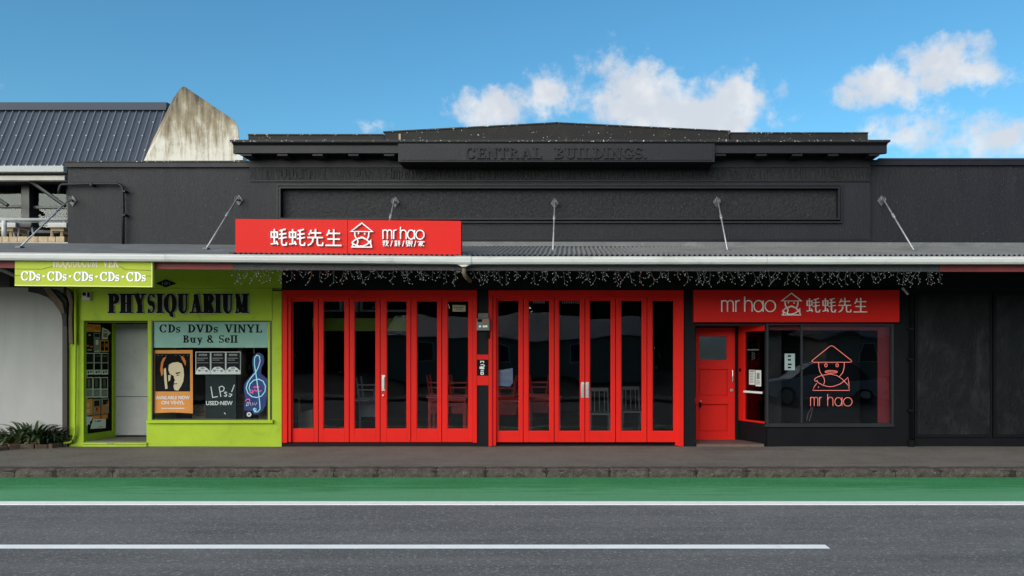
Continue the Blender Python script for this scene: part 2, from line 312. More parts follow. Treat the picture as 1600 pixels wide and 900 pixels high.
    def ribbon(s, pts, wd, y0, y1, closed=False):     # flat stroke in x,z with width(s), front at y0
        n = len(pts); ws = wd if isinstance(wd, (list, tuple)) else [wd] * n; L = []; Rr = []
        P = [Vector(p) for p in pts]
        for i in range(n):
            if closed: d0 = P[i] - P[i - 1]; d1 = P[(i + 1) % n] - P[i]
            else:
                d0 = P[i] - P[i - 1] if i else P[1] - P[0]; d1 = P[i + 1] - P[i] if i < n - 1 else P[-1] - P[-2]
            d0.normalize(); d1.normalize(); n0 = Vector((-d0.y, d0.x)); n1 = Vector((-d1.y, d1.x)); m = n0 + n1
            if m.length < 1e-4: m = n0.copy()
            m.normalize(); k = min(1 / max(.35, m.dot(n0)), 2.2)
            L.append(P[i] + m * ws[i] * .5 * k); Rr.append(P[i] - m * ws[i] * .5 * k)
        vs = [(p.x, y0, p.y) for p in L] + [(p.x, y0, p.y) for p in Rr] + [(p.x, y1, p.y) for p in L] + [(p.x, y1, p.y) for p in Rr]
        fs = []
        for i in range(n if closed else n - 1):
            j = (i + 1) % n
            fs += [(i, n + i, n + j, j), (2 * n + i, i, j, 2 * n + j), (n + i, 3 * n + i, 3 * n + j, n + j)]
        if not closed: fs += [(0, 2 * n, 3 * n, n), (n - 1, 2 * n - 1, 4 * n - 1, 3 * n - 1)]
        return s.add(vs, fs)
    def obj(s, name, mats, parent=None, bevel=0, smooth=False, stuff=False):
        vs = s.v
        if s.post: vs = [s.post(v) for v in vs]
        xs = [v.x for v in vs]; ys = [v.y for v in vs]; zs = [v.z for v in vs]
        base = Vector(((min(xs) + max(xs)) / 2, (min(ys) + max(ys)) / 2, min(zs)))
        me = bpy.data.meshes.new(name); me.from_pydata([v - base for v in vs], [], s.f)
        mats = mats if isinstance(mats, (list, tuple)) else [mats]
        for m in mats: me.materials.append(m)
        if len(mats) > 1: me.polygons.foreach_set('material_index', s.mi)
        if smooth:
            me.polygons.foreach_set('use_smooth', [True] * len(me.polygons))
        me.update(); o = bpy.data.objects.new(name, me); COL.objects.link(o)
        if parent is not None: o.parent = parent; o.location = base - wloc(parent)
        else: o.location = base
        if bevel:
            b = o.modifiers.new('bevel', 'BEVEL'); b.width = bevel; b.segments = 2; b.limit_method = 'ANGLE'
        if stuff: o['kind'] = 'stuff'
        return o
def dup(o, parent=None, loc=None):
    c = o.copy(); COL.objects.link(c)
    if parent is not None: c.parent = parent
    if loc is not None: c.location = loc
    return c
def dup_tree(o, loc, rot=None):
    c = dup(o, None, loc)
    if rot is not None: c.rotation_euler = rot
    for ch in list(o.children):
        d = dup(ch, c)
        for g in list(ch.children): dup(g, d)
    return c
def pb(name, m, parent, px0, px1, py0, py1, Y, depth, **kw): return MB().pbox(px0, px1, py0, py1, Y, depth).obj(name, m, parent, **kw)

# ------------------------------------------------------------------ lettering (strokes drawn by hand)
def arc(cx, cz, rx, rz, a0, a1, n=14): return [(cx + rx * math.cos(R(a0 + (a1 - a0) * i / n)), cz + rz * math.sin(R(a0 + (a1 - a0) * i / n))) for i in range(n + 1)]
def serif_glyph(ch, T, t, W=1.0):
    """returns advance width and strokes [(points, widths, closed)] for cap height 1; T thick stem, t hairline, W width factor"""
    S = []; sl_ = T * .5 + .085 * W + t * .3; th = t * 1.15
    def st(x, z0=0, z1=1, wd=None, s0=1, s1=1):
        wd = wd or T; S.append(([(x, z0), (x, z1)], wd))
        k = sl_ if wd > t * 1.5 else sl_ - T * .5 + t * .5
        if s0: S.append(([(x - k, z0 + th / 2), (x + k, z0 + th / 2)], th))
        if s1: S.append(([(x - k, z1 - th / 2), (x + k, z1 - th / 2)], th))
    def bowl(cx, cz, rx, rz, a0, a1, n=14, closed=False, k=1.0):
        pts = arc(cx, cz, rx, rz, a0, a1, n)
        if closed: pts = pts[:-1]
        S.append((pts, [t + (T * k - t) * abs(math.cos(R(a0 + (a1 - a0) * i / n))) ** 1.3 for i in range(len(pts))], closed))
    def hl(x0, x1, z, wd=None): S.append(([(x0, z), (x1, z)], wd or t))
    def dg(x0, z0, x1, z1, wd): S.append(([(x0, z0), (x1, z1)], wd))
    def sf(x, z, k=None):
        k = k or sl_; S.append(([(x - k, z), (x + k, z)], th))
    m = sl_
    if ch == 'I': st(m); return 2 * m, S
    if ch == 'H': a = m; b = m + .62 * W; st(a); st(b); hl(a, b, .5); return b + m, S
    if ch == 'P': st(m); bowl(m + T * .3, .74, .42 * W, .26 - t / 2, -90, 90); hl(m, m + T * .3, 1 - t / 2); hl(m, m + T * .3, .48 + t / 2); return m + .42 * W + T * .8, S
    if ch == 'R': st(m); bowl(m + T * .3, .75, .40 * W, .25 - t / 2, -90, 90); hl(m, m + T * .3, 1 - t / 2); hl(m, m + T * .3, .5 + t / 2); dg(m + .28 * W, .5, m + .62 * W, t / 2, T * .95); hl(m + .5 * W, m + .80 * W, th / 2, th); return m + .82 * W, S
    if ch == 'B': st(m); bowl(m + T * .3, .76, .36 * W, .24 - t / 2, -90, 90); bowl(m + T * .3, .26, .43 * W, .26 - t / 2, -90, 90); [hl(m, m + T * .4, z) for z in (1 - t / 2, .51, t / 2)]; return m + .43 * W + T * .9, S
    if ch == 'Y': a = m + .34 * W; st(a, 0, .45, None, 1, 0); dg(m * .9, .99, a, .42, T * .95); dg(a + .36 * W, .99, a, .42, t * 1.5); sf(m * .9, 1 - th / 2); sf(a + .36 * W, 1 - th / 2, sl_ * .8); return a + .36 * W + sl_ * .75, S
    if ch == 'V': a = m * .8; b = a + .68 * W; c = (a + b) / 2; dg(a, .99, c, 0.03, T * .95); dg(b, .99, c, .03, t * 1.3); sf(a, 1 - th / 2); sf(b, 1 - th / 2, sl_ * .8); return b + m * .7, S
    if ch == 'A': a = m * .8; b = a + .70 * W; c = (a + b) / 2; dg(a, .01, c, .97, t * 1.3); dg(b, .01, c, .97, T * .95); hl(a + .14 * W, b - .14 * W, .32); sf(a, th / 2, sl_ * .8); sf(b, th / 2); return b + m * .9, S
    if ch == 'N': a = m * .8; b = a + .68 * W; st(a, 0, 1, t * 1.3); st(b, 0, 1, t * 1.3, 0, 1); dg(a, .98, b, .02, T * .95); return b + m * .7, S
    if ch == 'M': a = m * .8; b = a + .86 * W; c = (a + b) / 2; st(a, 0, 1, t * 1.3); st(b); dg(a + .02, .98, c, .05, T * .9); dg(b - .04, .98, c, .05, t * 1.2); return b + m, S
    if ch == 'U': a = m; b = a + .58 * W; st(a, .3, 1, None, 0, 1); st(b, .3, 1, t * 1.3, 0, 1); pts = arc((a + b) / 2, .3, (b - a) / 2, .3 - t / 2, 180, 360, 14); S.append((pts, [T + (t * 1.3 - T) * min(1, i / 8) for i in range(15)], False)); return b + m * .75, S
    if ch == 'Q' or ch == 'O':
        rx = .38 * W + T * .1; bowl(rx + T * .5, .5, rx, .5 - t / 2, 0, 360, 26, True)
        if ch == 'Q': S.append(([(rx + T * .2, .1), (rx + T * .75, -.08), (rx * 1.8 + T * .4, -.20)], [t, T * .8, t]))
        return 2 * rx + T, S
    if ch == 'C' or ch == 'G':
        rx = .40 * W; bowl(rx + T * .5, .5, rx, .5 - t / 2, 45, 315, 20); x = rx + T * .5 + rx * .72
        if ch == 'C': S.append(([(x + .03, .66), (x + .03, .98)], t * 1.2)); S.append(([(x, .15), (x + .03, .3)], t))
        else: st(x, .06, .42, T * .9, 0, 1); S.append(([(x + .02, .66), (x + .02, .98)], t * 1.2))
        return 2 * rx + T * .9, S
    if ch == 'D': st(m); bowl(m + T * .2, .5, .52 * W, .5 - t / 2, -90, 90, 16); hl(m, m + T * .3, 1 - t / 2); hl(m, m + T * .3, t / 2); return m + .52 * W + T * .7, S
    if ch == 'L': st(m); hl(m, m + .52 * W, th / 2, th); S.append(([(m + .52 * W, 0), (m + .52 * W, .28)], t * 1.2)); return m + .58 * W, S
    if ch == 'E': st(m); hl(m, m + .5 * W, th / 2, th); hl(m, m + .46 * W, 1 - th / 2, th); hl(m, m + .34 * W, .52); [S.append(([(m + x, z0), (m + x, z1)], t * 1.2)) for x, z0, z1 in ((.5 * W, 0, .27), (.46 * W, .75, 1), (.34 * W, .42, .62))]; return m + .56 * W, S
    if ch == 'T': a = m + .2 * W; st(a, 0, 1, None, 1, 0); hl(a - .36 * W, a + .36 * W, 1 - th / 2, th); [S.append(([(a + x, .74), (a + x, 1)], t * 1.2)) for x in (-.36 * W, .36 * W)]; return a + .40 * W, S
    if ch in 'Ss':
        h = 1 if ch == 'S' else .68; q = h * .25; rx = (.27 if ch == 'S' else .19) * W; c = rx + T * .45
        p = arc(c, h - q - t * .25, rx, q - t * .25, 20, 270, 12) + arc(c, q + t * .25, rx, q - t * .25, 90, -160, 12)[1:]
        n = len(p); S.append((p, [t + (T * .9 - t) * math.exp(-((i / (n - 1) - .5) / .17) ** 2) for i in range(n)], False))
        S.append(([(p[0][0], p[0][1] - .02), (p[0][0] + .01, h)], t * 1.1)); S.append(([(p[-1][0], p[-1][1] + .04), (p[-1][0] - .01, 0)], t * 1.1)); return 2 * rx + T * .9, S
    if ch == 'l': st(m * .9); return 1.9 * m, S
    if ch == 'u': a = m; b = a + .42 * W; st(a, .2, .68, T, 0, 1); st(b, 0, .68, T, 1, 1); S.append((arc((a + b) / 2, .22, (b - a) / 2, .22 - t / 2, 180, 360, 10), t * 1.4, False)); return b + m, S
    if ch == 'y': a = m; b = a + .46 * W; c = (a + b) / 2; dg(a, .67, c + .02, .03, T * .9); S.append(([(b, .67), (c + .02, 0), (c - .08, -.22), (c - .2, -.22)], [t * 1.3] * 4, False)); sf(a, .68 - th / 2, sl_ * .8); sf(b, .68 - th / 2, sl_ * .7); return b + m * .7, S
    if ch == 'e': rx = .24 * W; c = rx + T * .5; bowl(c, .34, rx, .34 - t / 2, 0, 318, 18); hl(c - rx, c + rx, .36); return 2 * rx + T, S
    if ch == '&': S.append((arc(.30 * W + T * .3, .76, .16 * W + T * .1, .24 - t / 2, -60, 250, 14), t * 1.5, False)); S.append((arc(.32 * W + T * .3, .27, .28 * W, .27 - t / 2, 100, 350, 14), [T * .9] * 6 + [t * 1.5] * 9, False)); dg(.2 * W + T * .3, .66, .72 * W + T * .3, .02, T * .8); return .82 * W + T * .5, S
    if ch == '.': S.append(([(T * .5, .0), (T * .5, T * 1.0)], T * 1.0)); return T * 1.1, S
    if ch == '·': S.append(([(.12, .38), (.12, .54)], .16)); return .24, S
    return .3 * W, S
def serif_text(txt, x0, x1, z0, z1, yf, depth, m, parent, T=.15, t=.05, W=.8, gap=.06, space=.4, grow=None, gm=None, grow_d=.004, M=None, name='letter'):
    items = []; x = 0
    for ch in txt:
        if ch == ' ': x += space; continue
        a, S = serif_glyph(ch, T, t, W); items.append((x, S)); x += a + gap
    x -= gap; fx = (x1 - x0) / x; fz = z1 - z0
    for xo, S in items:
        for g, mm, yy in ((0, m, yf),) if not grow else ((0, m, yf), (grow, gm, yf + grow_d)):
            b = MB(M)
            for k, q in enumerate(S):
                pts, wd = q[0], q[1]; cl = len(q) > 2 and q[2]
                wl = list(wd) if isinstance(wd, (list, tuple)) else [wd] * len(pts)
                pts = [(p[0] + xo, p[1]) for p in pts]
                if g and not cl:          # lengthen open ends for the outline
                    d = Vector(pts[1]) - Vector(pts[0]); d.normalize(); pts[0] = tuple(Vector(pts[0]) - d * g); d = Vector(pts[-1]) - Vector(pts[-2]); d.normalize(); pts[-1] = tuple(Vector(pts[-1]) + d * g)
                b2 = MB(); b2.ribbon(pts, [q_ + 2 * g for q_ in wl], 0, 1, cl)
                b.add([(x0 + v.x * fx, yy - k * .0002 if v.y < .5 else yy + depth, z0 + v.z * fz) for v in b2.v], b2.f)
            b.obj(name if not g else 'letter_outline', mm, parent)
CJK = {
 'hao': [[(.05, .80), (.05, .50), (.42, .50), (.42, .80), (.05, .80)], [(.235, .98), (.235, .13)], [(.02, .10), (.44, .16)], [(.36, .28), (.46, .06)],
         [(.94, .97), (.56, .88)], [(.53, .66), (.98, .72)], [(.50, .42), (1.0, .50)], [(.70, .90), (.70, .14), (.76, .05), (.97, .05), (1.0, .2)]],
 'xian': [[(.25, .94), (.20, .80), (.10, .66)], [(.22, .77), (.88, .77)], [(.52, 1.0), (.52, .50)], [(.03, .50), (.98, .50)], [(.38, .50), (.34, .26), (.22, .12), (.04, .04)], [(.64, .50), (.64, .12), (.70, .05), (.96, .05), (.98, .22)]],
 'sheng': [[(.24, .96), (.2, .8), (.08, .62)], [(.18, .75), (.92, .75)], [(.52, 1.0), (.52, .06)], [(.12, .42), (.90, .42)], [(.0, .05), (1.0, .05)]],
 'small_a': [[(.0, .9), (1, .9)], [(.3, 1), (.3, .78)], [(.7, 1), (.7, .78)], [(.0, .65), (.45, .65)], [(.22, .8), (.22, 0)], [(0, .3), (.45, .4)], [(.55, .7), (1, .7)], [(.6, .5), (.95, .5)], [(.95, .7), (.5, 0)], [(.6, .35), (1, 0)]],
 'small_b': [[(.05, .95), (.45, .95)], [(.0, .75), (.5, .75)], [(.05, .5), (.45, .5)], [(.25, 1), (.25, .1)], [(.0, .1), (.5, .1)], [(.6, .9), (1, .9)], [(.6, .65), (1, .65)], [(.55, .4), (1, .4)], [(.78, 1), (.78, 0)], [(.05, .3), (.45, .3)]],
 'small_c': [[(0, .95), (.42, .95), (.42, .4), (0, .4), (0, .95)], [(0, .68), (.42, .68)], [(.2, .4), (.2, 0)], [(0, .05), (.45, .15)], [(.55, .95), (1, .95), (1, .5), (.55, .5), (.55, .95)], [(.55, .72), (1, .72)], [(.7, .5), (.5, 0)], [(.88, .5), (.88, .05), (1, .05)]],
 'small_d': [[(0, .7), (0, .88), (1, .88), (1, .7)], [(.5, 1), (.5, .88)], [(.15, .68), (.85, .68)], [(.6, .68), (.1, .4)], [(.45, .55), (.55, .2), (.4, 0)], [(.5, .4), (.05, .1)], [(.55, .4), (1, .05)], [(.35, .5), (.1, .3)], [(.8, .6), (.6, .42)]],
 'slash': [[(.2, 0), (.8, 1)]],
}
def strokes(name, ss, x0, x1, z0, z1, wd, yf, depth, m, parent, M=None, closed=False):
    b = MB(M)
    for k, s in enumerate(ss):
        pts = [(x0 + p[0] * (x1 - x0), z0 + p[1] * (z1 - z0)) for p in s]
        cl = len(pts) > 3 and (Vector(pts[0]) - Vector(pts[-1])).length < 1e-5
        if cl: pts = pts[:-1]
        b.ribbon(pts, wd, yf - k * .0003, yf + depth, cl)
    return b.obj(name, m, parent)
def mrhao(x0, x1, z0, z1, wd, yf, depth, m, parent, name='letter'):
    # geometric thin letters: x height 1, the h rises to 1.32; total advance 4.56
    L = [('m', [[(0, 0), (0, 1)], [(0, .72)] + arc(.25, .74, .25, .26, 180, 0, 8) + [(.5, 0)], [(.5, .72)] + arc(.75, .74, .25, .26, 180, 0, 8) + [(1, 0)]]),
         ('r', [[(1.22, 0), (1.22, 1)], [(1.22, .66)] + arc(1.48, .68, .26, .32, 180, 75, 6)]),
         ('h', [[(2.0, 0), (2.0, 1.35)], [(2.0, .68)] + arc(2.32, .68, .32, .32, 180, 0, 8) + [(2.64, 0)]]),
         ('a', [arc(3.2, .5, .40, .5, 0, 360, 18), [(3.60, 1), (3.60, 0)]]), ('o', [arc(4.22, .5, .46, .5, 0, 360, 18)])]
    for n, ss in L:
        strokes(name, [[(p[0] / 4.68, p[1]) for p in s] for s in ss], x0, x1, z0, z1, wd, yf, depth, m, parent)
def logo(X0, X1, Z0, Z1, wd, yf, depth, m, parent):
    q = lambda pts: [((p[0] - 718) / 164, (225 - p[1]) / 185) for p in pts]
    A = dict(hat=[[(718, 105), (800, 40), (882, 105), (718, 105)]],
             face=[[(746, 105), (748, 135), (760, 162)], [(854, 105), (852, 140), (838, 168)], [(780, 160), (790, 150), (800, 147), (812, 151), (822, 162)]],
             eye=[[(771, 118), (779, 118)], [(818, 122), (826, 122)]],
             fish=[[(725, 190), (745, 172), (775, 156), (800, 152), (825, 158), (850, 178), (864, 196)], [(725, 190), (750, 207), (780, 216), (805, 216), (835, 205), (855, 188), (868, 172), (868, 205)], [(766, 160), (772, 182), (764, 207)]],
             robe=[[(735, 198), (728, 222)], [(720, 223), (878, 223)], [(870, 205), (873, 222)]])
    for nm, ss in A.items():
        strokes(nm + '_outline', [q(s) for s in ss], X0, X1, Z0, Z1, wd * (1.6 if nm == 'eye' else 1), yf, depth, m, parent)
def sans(txt, x0, x1, z0, z1, yf, depth, m, parent, name='lettering', M=None, rot=False, bold=0.0):
    cu = bpy.data.curves.new('txt', 'FONT'); cu.body = txt; cu.extrude = .02; cu.offset = bold; cu.resolution_u = 3
    o = bpy.data.objects.new('txt', cu); COL.objects.link(o)
    dg = bpy.context.evaluated_depsgraph_get(); dg.update(); me = bpy.data.meshes.new_from_object(o.evaluated_get(dg))
    bpy.data.objects.remove(o); bpy.data.curves.remove(cu)
    vs = [v.co.copy() for v in me.vertices]
    if not vs: return None
    if rot: vs = [Vector((v.y, -v.x, v.z)) for v in vs]
    a, b_, c, d = min(v.x for v in vs), max(v.x for v in vs), min(v.y for v in vs), max(v.y for v in vs)
    b = MB(M); b.add([(x0 + (v.x - a) / (b_ - a) * (x1 - x0), yf + (depth if v.z < 0 else 0), z0 + (v.y - c) / (d - c) * (z1 - z0)) for v in vs], [tuple(p.vertices) for p in me.polygons])
    bpy.data.meshes.remove(me)
    return b.obj(name, m, parent)

# ================================================================== ground and road
ZR = -.12
g = MB().add([(-500, -500, -.16), (500, -500, -.16), (500, 500, -.16), (-500, 500, -.16)], [(0, 1, 2, 3)]).obj('ground', K['soil']); tag(g, kind='structure')
g = MB().add([(-250, -14.6, ZR), (250, -14.6, ZR), (250, -2.6, ZR), (-250, -2.6, ZR)], [(0, 1, 2, 3)]).obj('road', K['asphalt']); tag(g, kind='structure')
def yroad(py): return F * (EYE - ZR) / (py - CY) - D
g = MB().add([(-250, yroad(785), ZR + .004), (250, yroad(785), ZR + .004), (250, -2.7, ZR + .004), (-250, -2.7, ZR + .004)], [(0, 1, 2, 3)]).obj('cycle_lane', K['cycle']); tag(g, kind='structure')
y0, y1 = yroad(789.3), yroad(784.2)
g = MB().box(-250, 250, y0, y1, ZR + .002, ZR + .008).obj('road_marking', K['line']); tag(g, kind='structure')
y0, y1 = yroad(858), yroad(851.8); xe = X(1289, y1)
g = MB().add([(-250, y0, ZR + .005), (xe, y0, ZR + .005), (xe, y1, ZR + .005), (-250, y1, ZR + .005)], [(0, 1, 2, 3)]).obj('road_marking', K['line']); tag(g, kind='structure')
pv = MB()
nx, ny = 120, 8
for i in range(nx + 1):
    for j in range(ny + 1):
        x = -24 + 48 * i / nx; y = -2.56 + 2.76 * j / ny
        zz = mnoise.noise(Vector((x * .5, y * .8, 0))) * .008 - .006
        pv.v.append(Vector((x, y, zz - (.012 if j == 0 else 0))))
for i in range(nx):
    for j in range(ny): a = i * (ny + 1) + j; pv.f.append([a, a + ny + 1, a + ny + 2, a + 1]); pv.mi.append(0)
g = pv.obj('pavement', K['paving'], smooth=True); tag(g, kind='structure')
g = MB().box(-250, -24, -2.5, 8, -.14, 0).box(24, 250, -2.5, 8, -.14, 0).obj('far_pavement', K['paving']); tag(g, kind='structure')
g = MB().box(-250, 250, -18, -14.6, -.15, .0).obj('opposite_pavement', K['paving']); tag(g, kind='structure')
kb = bpy.data.objects.new('kerb', None); COL.objects.link(kb); kb['kind'] = 'structure'; kb.location = (0, -2.68, ZR)
x = -14.0; rk = random.Random(5); i = 0
while x < 14:
    L = rk.uniform(.55, 1.15); b = MB(); nxs = 12
    prof = [(-2.80, ZR - .02), (-2.805, ZR + .05), (-2.795, -.02), (-2.765, .004), (-2.66, .006), (-2.52, .0)]
    for k in range(nxs + 1):
        u = k / nxs; xx = x + u * (L - .012)
        e = .012 if k in (0, nxs) else 0
        for j, (yy, zz) in enumerate(prof):
            q = Vector((xx * 7, yy * 9, zz * 9)); a = mnoise.noise(q) * .016 + mnoise.noise(q * 2.7) * .010
            b.v.append(Vector((xx, yy + a * (1 if j < 4 else .2) + e * (j < 4), zz + (mnoise.noise(q + Vector((9, 4, 1))) * .008 - e * .7 if j >= 2 else 0))))
    m = len(prof)
    for k in range(nxs):
        for j in range(m - 1): a = k * m + j; b.f.append([a, a + m, a + m + 1, a + 1]); b.mi.append(0)
    b.f.append(list(range(m))); b.mi.append(0); b.f.append(list(range(nxs * m + m - 1, nxs * m - 1, -1))); b.mi.append(0)
    b.obj('kerb_stone', K['kerb'], kb); x += L; i += 1
g = MB().box(-24, 24, -2.79, -2.50, -.15, -.018).obj('kerb_bedding', K['soil']); tag(g, kind='structure')

# ================================================================== the shop building
shop = thing('shop_building', 'long single storey black painted shop building with raised parapet above red shopfronts', 'building', (0, 1.5, 0))
st, tr = K['stucco'], K['trim']
zc = Z(383)            # where the canopy meets the wall
pan = (X(436), X(1312), Z(346), Z(291))          # recessed panel opening
zt = Z(205)
b = MB(); xl, xr = X(390), X(1360)
b.box(xl, xr, 0, .3, pan[3], 5.42).box(xl, xr, 0, .3, 2.75, pan[2]).box(xl, pan[0], 0, .3, pan[2], pan[3]).box(pan[1], xr, 0, .3, pan[2], pan[3])
b.obj('upper_wall', st, shop)
MB().box(pan[0], pan[1], .045, .29, pan[2], pan[3]).obj('recessed_panel', K['rough_stucco'], shop)
# moulding round the panel, two steps
mo = MB(); o0, o1, o2, o3 = X(433), X(1315), Z(349), Z(288)
for d, pr in ((0, .045), (.052, .075)):
    wdt = .034
    a0, a1, a2, a3 = o0 + d, o1 - d, o2 + d, o3 - d
    mo.box(a0, a1, -pr, .05, a3 - wdt, a3).box(a0, a1, -pr, .05, a2, a2 + wdt).box(a0, a0 + wdt, -pr, .05, a2 + wdt, a3 - wdt).box(a1 - wdt, a1, -pr, .05, a2 + wdt, a3 - wdt)
mo.obj('panel_moulding', tr, shop)
# frieze boards under the cornice
MB().box(xl + .01, xr - .01, -.018, .1, Z(262), Z(240)).obj('frieze', tr, shop)
sb = MB().box(xl + .01, xr - .01, -.010, .1, Z(281.5), Z(263))
rs = random.Random(11); px = 400
sb.obj('scraped_band', K['scraped'], shop)
sb = MB()                    # remains of old painted-over lettering: short raised strokes
while px < 1355:
    dense = 1.0 if 600 < px < 1180 else .35
    if rs.random() < dense:
        wd = rs.uniform(.8, 2.6); a = rs.uniform(263.6, 268); c = rs.uniform(275, 280.5); sl_ = rs.choice((0, 0, 0, 0, 3, -3))
        sb.prism([(X(px), Z(c)), (X(px + wd), Z(c)), (X(px + wd + sl_), Z(a)), (X(px + sl_), Z(a))], -rs.uniform(.016, .026), .0)
        if rs.random() < .25: zz = rs.choice((264.5, 271, 278.5)); sb.prism([(X(px), Z(zz + 1.6)), (X(px + 6), Z(zz + 1.6)), (X(px + 6), Z(zz)), (X(px), Z(zz))], -.019, 0)
    px += rs.uniform(3.2, 7.5)
sb.obj('old_lettering_relief', K['scraped'], shop, stuff=True)
MB().box(xl - .0, xr + .0, -.022, .1, Z(284), Z(281.8)).obj('string_course', tr, shop)
b = MB().box(X(388), X(1363), -.035, .1, Z(383), Z(375.5)).box(X(388), X(1363), -.05, .1, Z(375.4), Z(373.2)); b.obj('base_course', tr, shop)
# cornice
YC = -.42
cz = lambda py: Z(py, YC)
cx0, cx1 = X(375 - 4), X(1375 + 3)
def cornice(x0, x1):
    prof = [(.0, cz(219) - .004), (YC, cz(219)), (YC, cz(222.4)), (YC + .03, cz(224)), (YC + .06, cz(226)), (YC + .06, cz(237.8)), (YC + .10, cz(238.3)), (-.05, Z(243)), (0, Z(243))]
    return MB().xprism(prof, x0, x1)
c = cornice(X(362, YC), X(1388, YC)); c.obj('cornice', tr, shop)
MB().box(X(359.5, YC), X(1391, YC), YC - .012, .02, cz(221.6), cz(218.6)).obj('cornice_cap', K['edge'], shop)
for px in (385, 441, 496, 552, 608, 1126, 1190, 1246, 1302, 1366):
    MB().pbox(px - 8, px + 8, 239.0, 243.2, -.33, .36).obj('bracket', tr, shop)
MB().pbox(622, 1117, 224.0, 253.2, YC - .05, .47).obj('name_panel', tr, shop, bevel=.006)
npn = shop.children[-1] if False else [o for o in shop.children if o.name.startswith('name_panel')][0]
MB().pbox(626, 1113, 227.5, 250.0, YC - .062, .02).obj('name_board', K['trim'], npn)
YN = YC - .062
serif_text('CENTRAL', X(727, YN), X(846, YN), Z(248, YN), Z(231, YN), YN - .028, .032, K['stucco'], npn, T=.19, t=.10, W=.86, gap=.1)
serif_text('BUILDINGS.', X(866, YN), X(1010, YN), Z(248, YN), Z(231, YN), YN - .028, .032, K['stucco'], npn, T=.19, t=.10, W=.86, gap=.1)
# parapet above the cornice
YP = .03
def par(name, pts): MB().prism([(X(a, YP), Z(b_, YP)) for a, b_ in pts], YP, .28).obj(name, K['parapet'], shop)
par('parapet', [(388, 232), (600, 232), (600, 210.5), (388, 210.5)])
par('parapet', [(1140, 232), (1356, 232), (1356, 207.8), (1140, 207.8)])
MB().prism([(X(a, 0), Z(b_, 0)) for a, b_ in [(601, 232), (1139, 232), (1139, 205.4), (870, 192.2), (601, 206.4)]], -.01, .28).obj('parapet_gable', K['parapet'], shop)
ed = MB()
for a, b_ in (((599, 206.2), (871, 191.8)), ((869, 191.8), (1141, 205))):
    ed.prism([(X(a[0]), Z(a[1] + 1.2)), (X(b_[0]), Z(b_[1] + 1.2)), (X(b_[0]), Z(b_[1] - .6)), (X(a[0]), Z(a[1] - .6))], -.025, .29)
for x0, x1, yy in ((387, 599, 210), (1141, 1357, 207.3)): ed.pbox(x0, x1, yy - .8, yy + .9, YP - .015, .27)
ed.obj('parapet_cap', K['edge'], shop)
MB().pbox(623, 626, 209, 220, -.02, .1).obj('timber_chip', K['card'], shop)
# wings
YW = .10
MB().box(X(106, YW), xl, YW, .35, 2.75, Z(253, YW)).obj('wing_wall', st, shop)
MB().box(X(103.5, YW), xl, YW - .05, .37, Z(262, YW), Z(254.5, YW)).obj('wing_coping', tr, shop)
MB().box(X(103, YW), xl, YW - .065, .39, Z(254.4, YW), Z(252.4, YW)).obj('coping_flashing', K['edge'], shop)
MB().box(xr, 13, YW, .35, 2.75, Z(250, YW)).obj('wing_wall', st, shop)
MB().box(xr, 13, YW - .05, .37, Z(259, YW), Z(250.6, YW)).obj('wing_coping', tr, shop)
MB().box(X(1371, YW), 13, YW - .065, .39, Z(250.5, YW), Z(248.4, YW)).obj('coping_flashing', K['roof'], shop)
# lower walls and piers, black part
bl = K['black_low']
MB().box(X(440.6), X(1076), -.008, .3, Z(453), 3.41).obj('lintel', bl, shop)
MB().box(X(1076), X(1424), -.008, .3, Z(506), 3.41).obj('lintel', bl, shop)
MB().box(X(1424), 13, -.008, .3, Z(455), 3.41).obj('lintel', bl, shop)
MB().pbox(745.5, 763, 453.2, 698, .0, .3).obj('pier', bl, shop)
MB().pbox(1068.5, 1086, 453.2, 699, .0, .3).obj('pier', bl, shop)
MB().pbox(1396, 1424, 506.2, 699, .0, .3).obj('pier', bl, shop)
MB().pbox(440.5, 745.4, 692.3, 699, .012, .28).obj('plinth', bl, shop)
MB().pbox(763.2, 1068.3, 694.6, 699, .06, .22).obj('plinth', bl, shop)
# joints in the pier render
# hoarding panels at the right end
MB().box(X(1424), 13, .06, .3, -.03, Z(455)).obj('backing_wall', K['soffit'], shop)
for p0, p1 in ((1429.5, 1549), (1552.5, 1672), (1675.5, 1800)):
    MB().pbox(p0 + 4, p1 - 1.5, 462, 679, .03, .04).obj('hoarding_panel', K['hoard'], shop)
    f = MB().pbox(p0, p0 + 3.6, 457, 683.5, .012, .05).pbox(p1 - 1.4, p1 + 1, 457, 683.5, .010, .05).pbox(p0 + 3.7, p1 - 1.5, 457, 461.6, .014, .05).pbox(p0 + 3.7, p1 - 1.5, 679.4, 683.5, .014, .05)
    f.obj('hoarding_frame', bl, shop)
MB().box(X(1429), 13, -.012, .05, -.03, Z(684.5)).obj('hoarding_plinth', bl, shop)
# the rooms behind the glass
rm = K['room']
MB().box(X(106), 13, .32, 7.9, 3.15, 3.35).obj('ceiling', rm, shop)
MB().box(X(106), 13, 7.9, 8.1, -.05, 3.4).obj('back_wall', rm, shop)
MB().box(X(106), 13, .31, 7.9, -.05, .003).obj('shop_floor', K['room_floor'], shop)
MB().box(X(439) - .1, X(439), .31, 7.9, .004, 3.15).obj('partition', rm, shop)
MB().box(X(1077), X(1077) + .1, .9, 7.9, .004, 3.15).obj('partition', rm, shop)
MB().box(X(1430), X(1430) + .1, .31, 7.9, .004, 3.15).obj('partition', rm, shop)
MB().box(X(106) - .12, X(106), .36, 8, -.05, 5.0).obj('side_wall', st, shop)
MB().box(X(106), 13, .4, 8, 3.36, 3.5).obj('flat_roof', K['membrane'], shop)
YB = 1.7
gb = MB().pbox(464, 636, 497, 517, YB, .25); gb.obj('green_bulkhead', K['green_wall'], shop)
fw = MB()
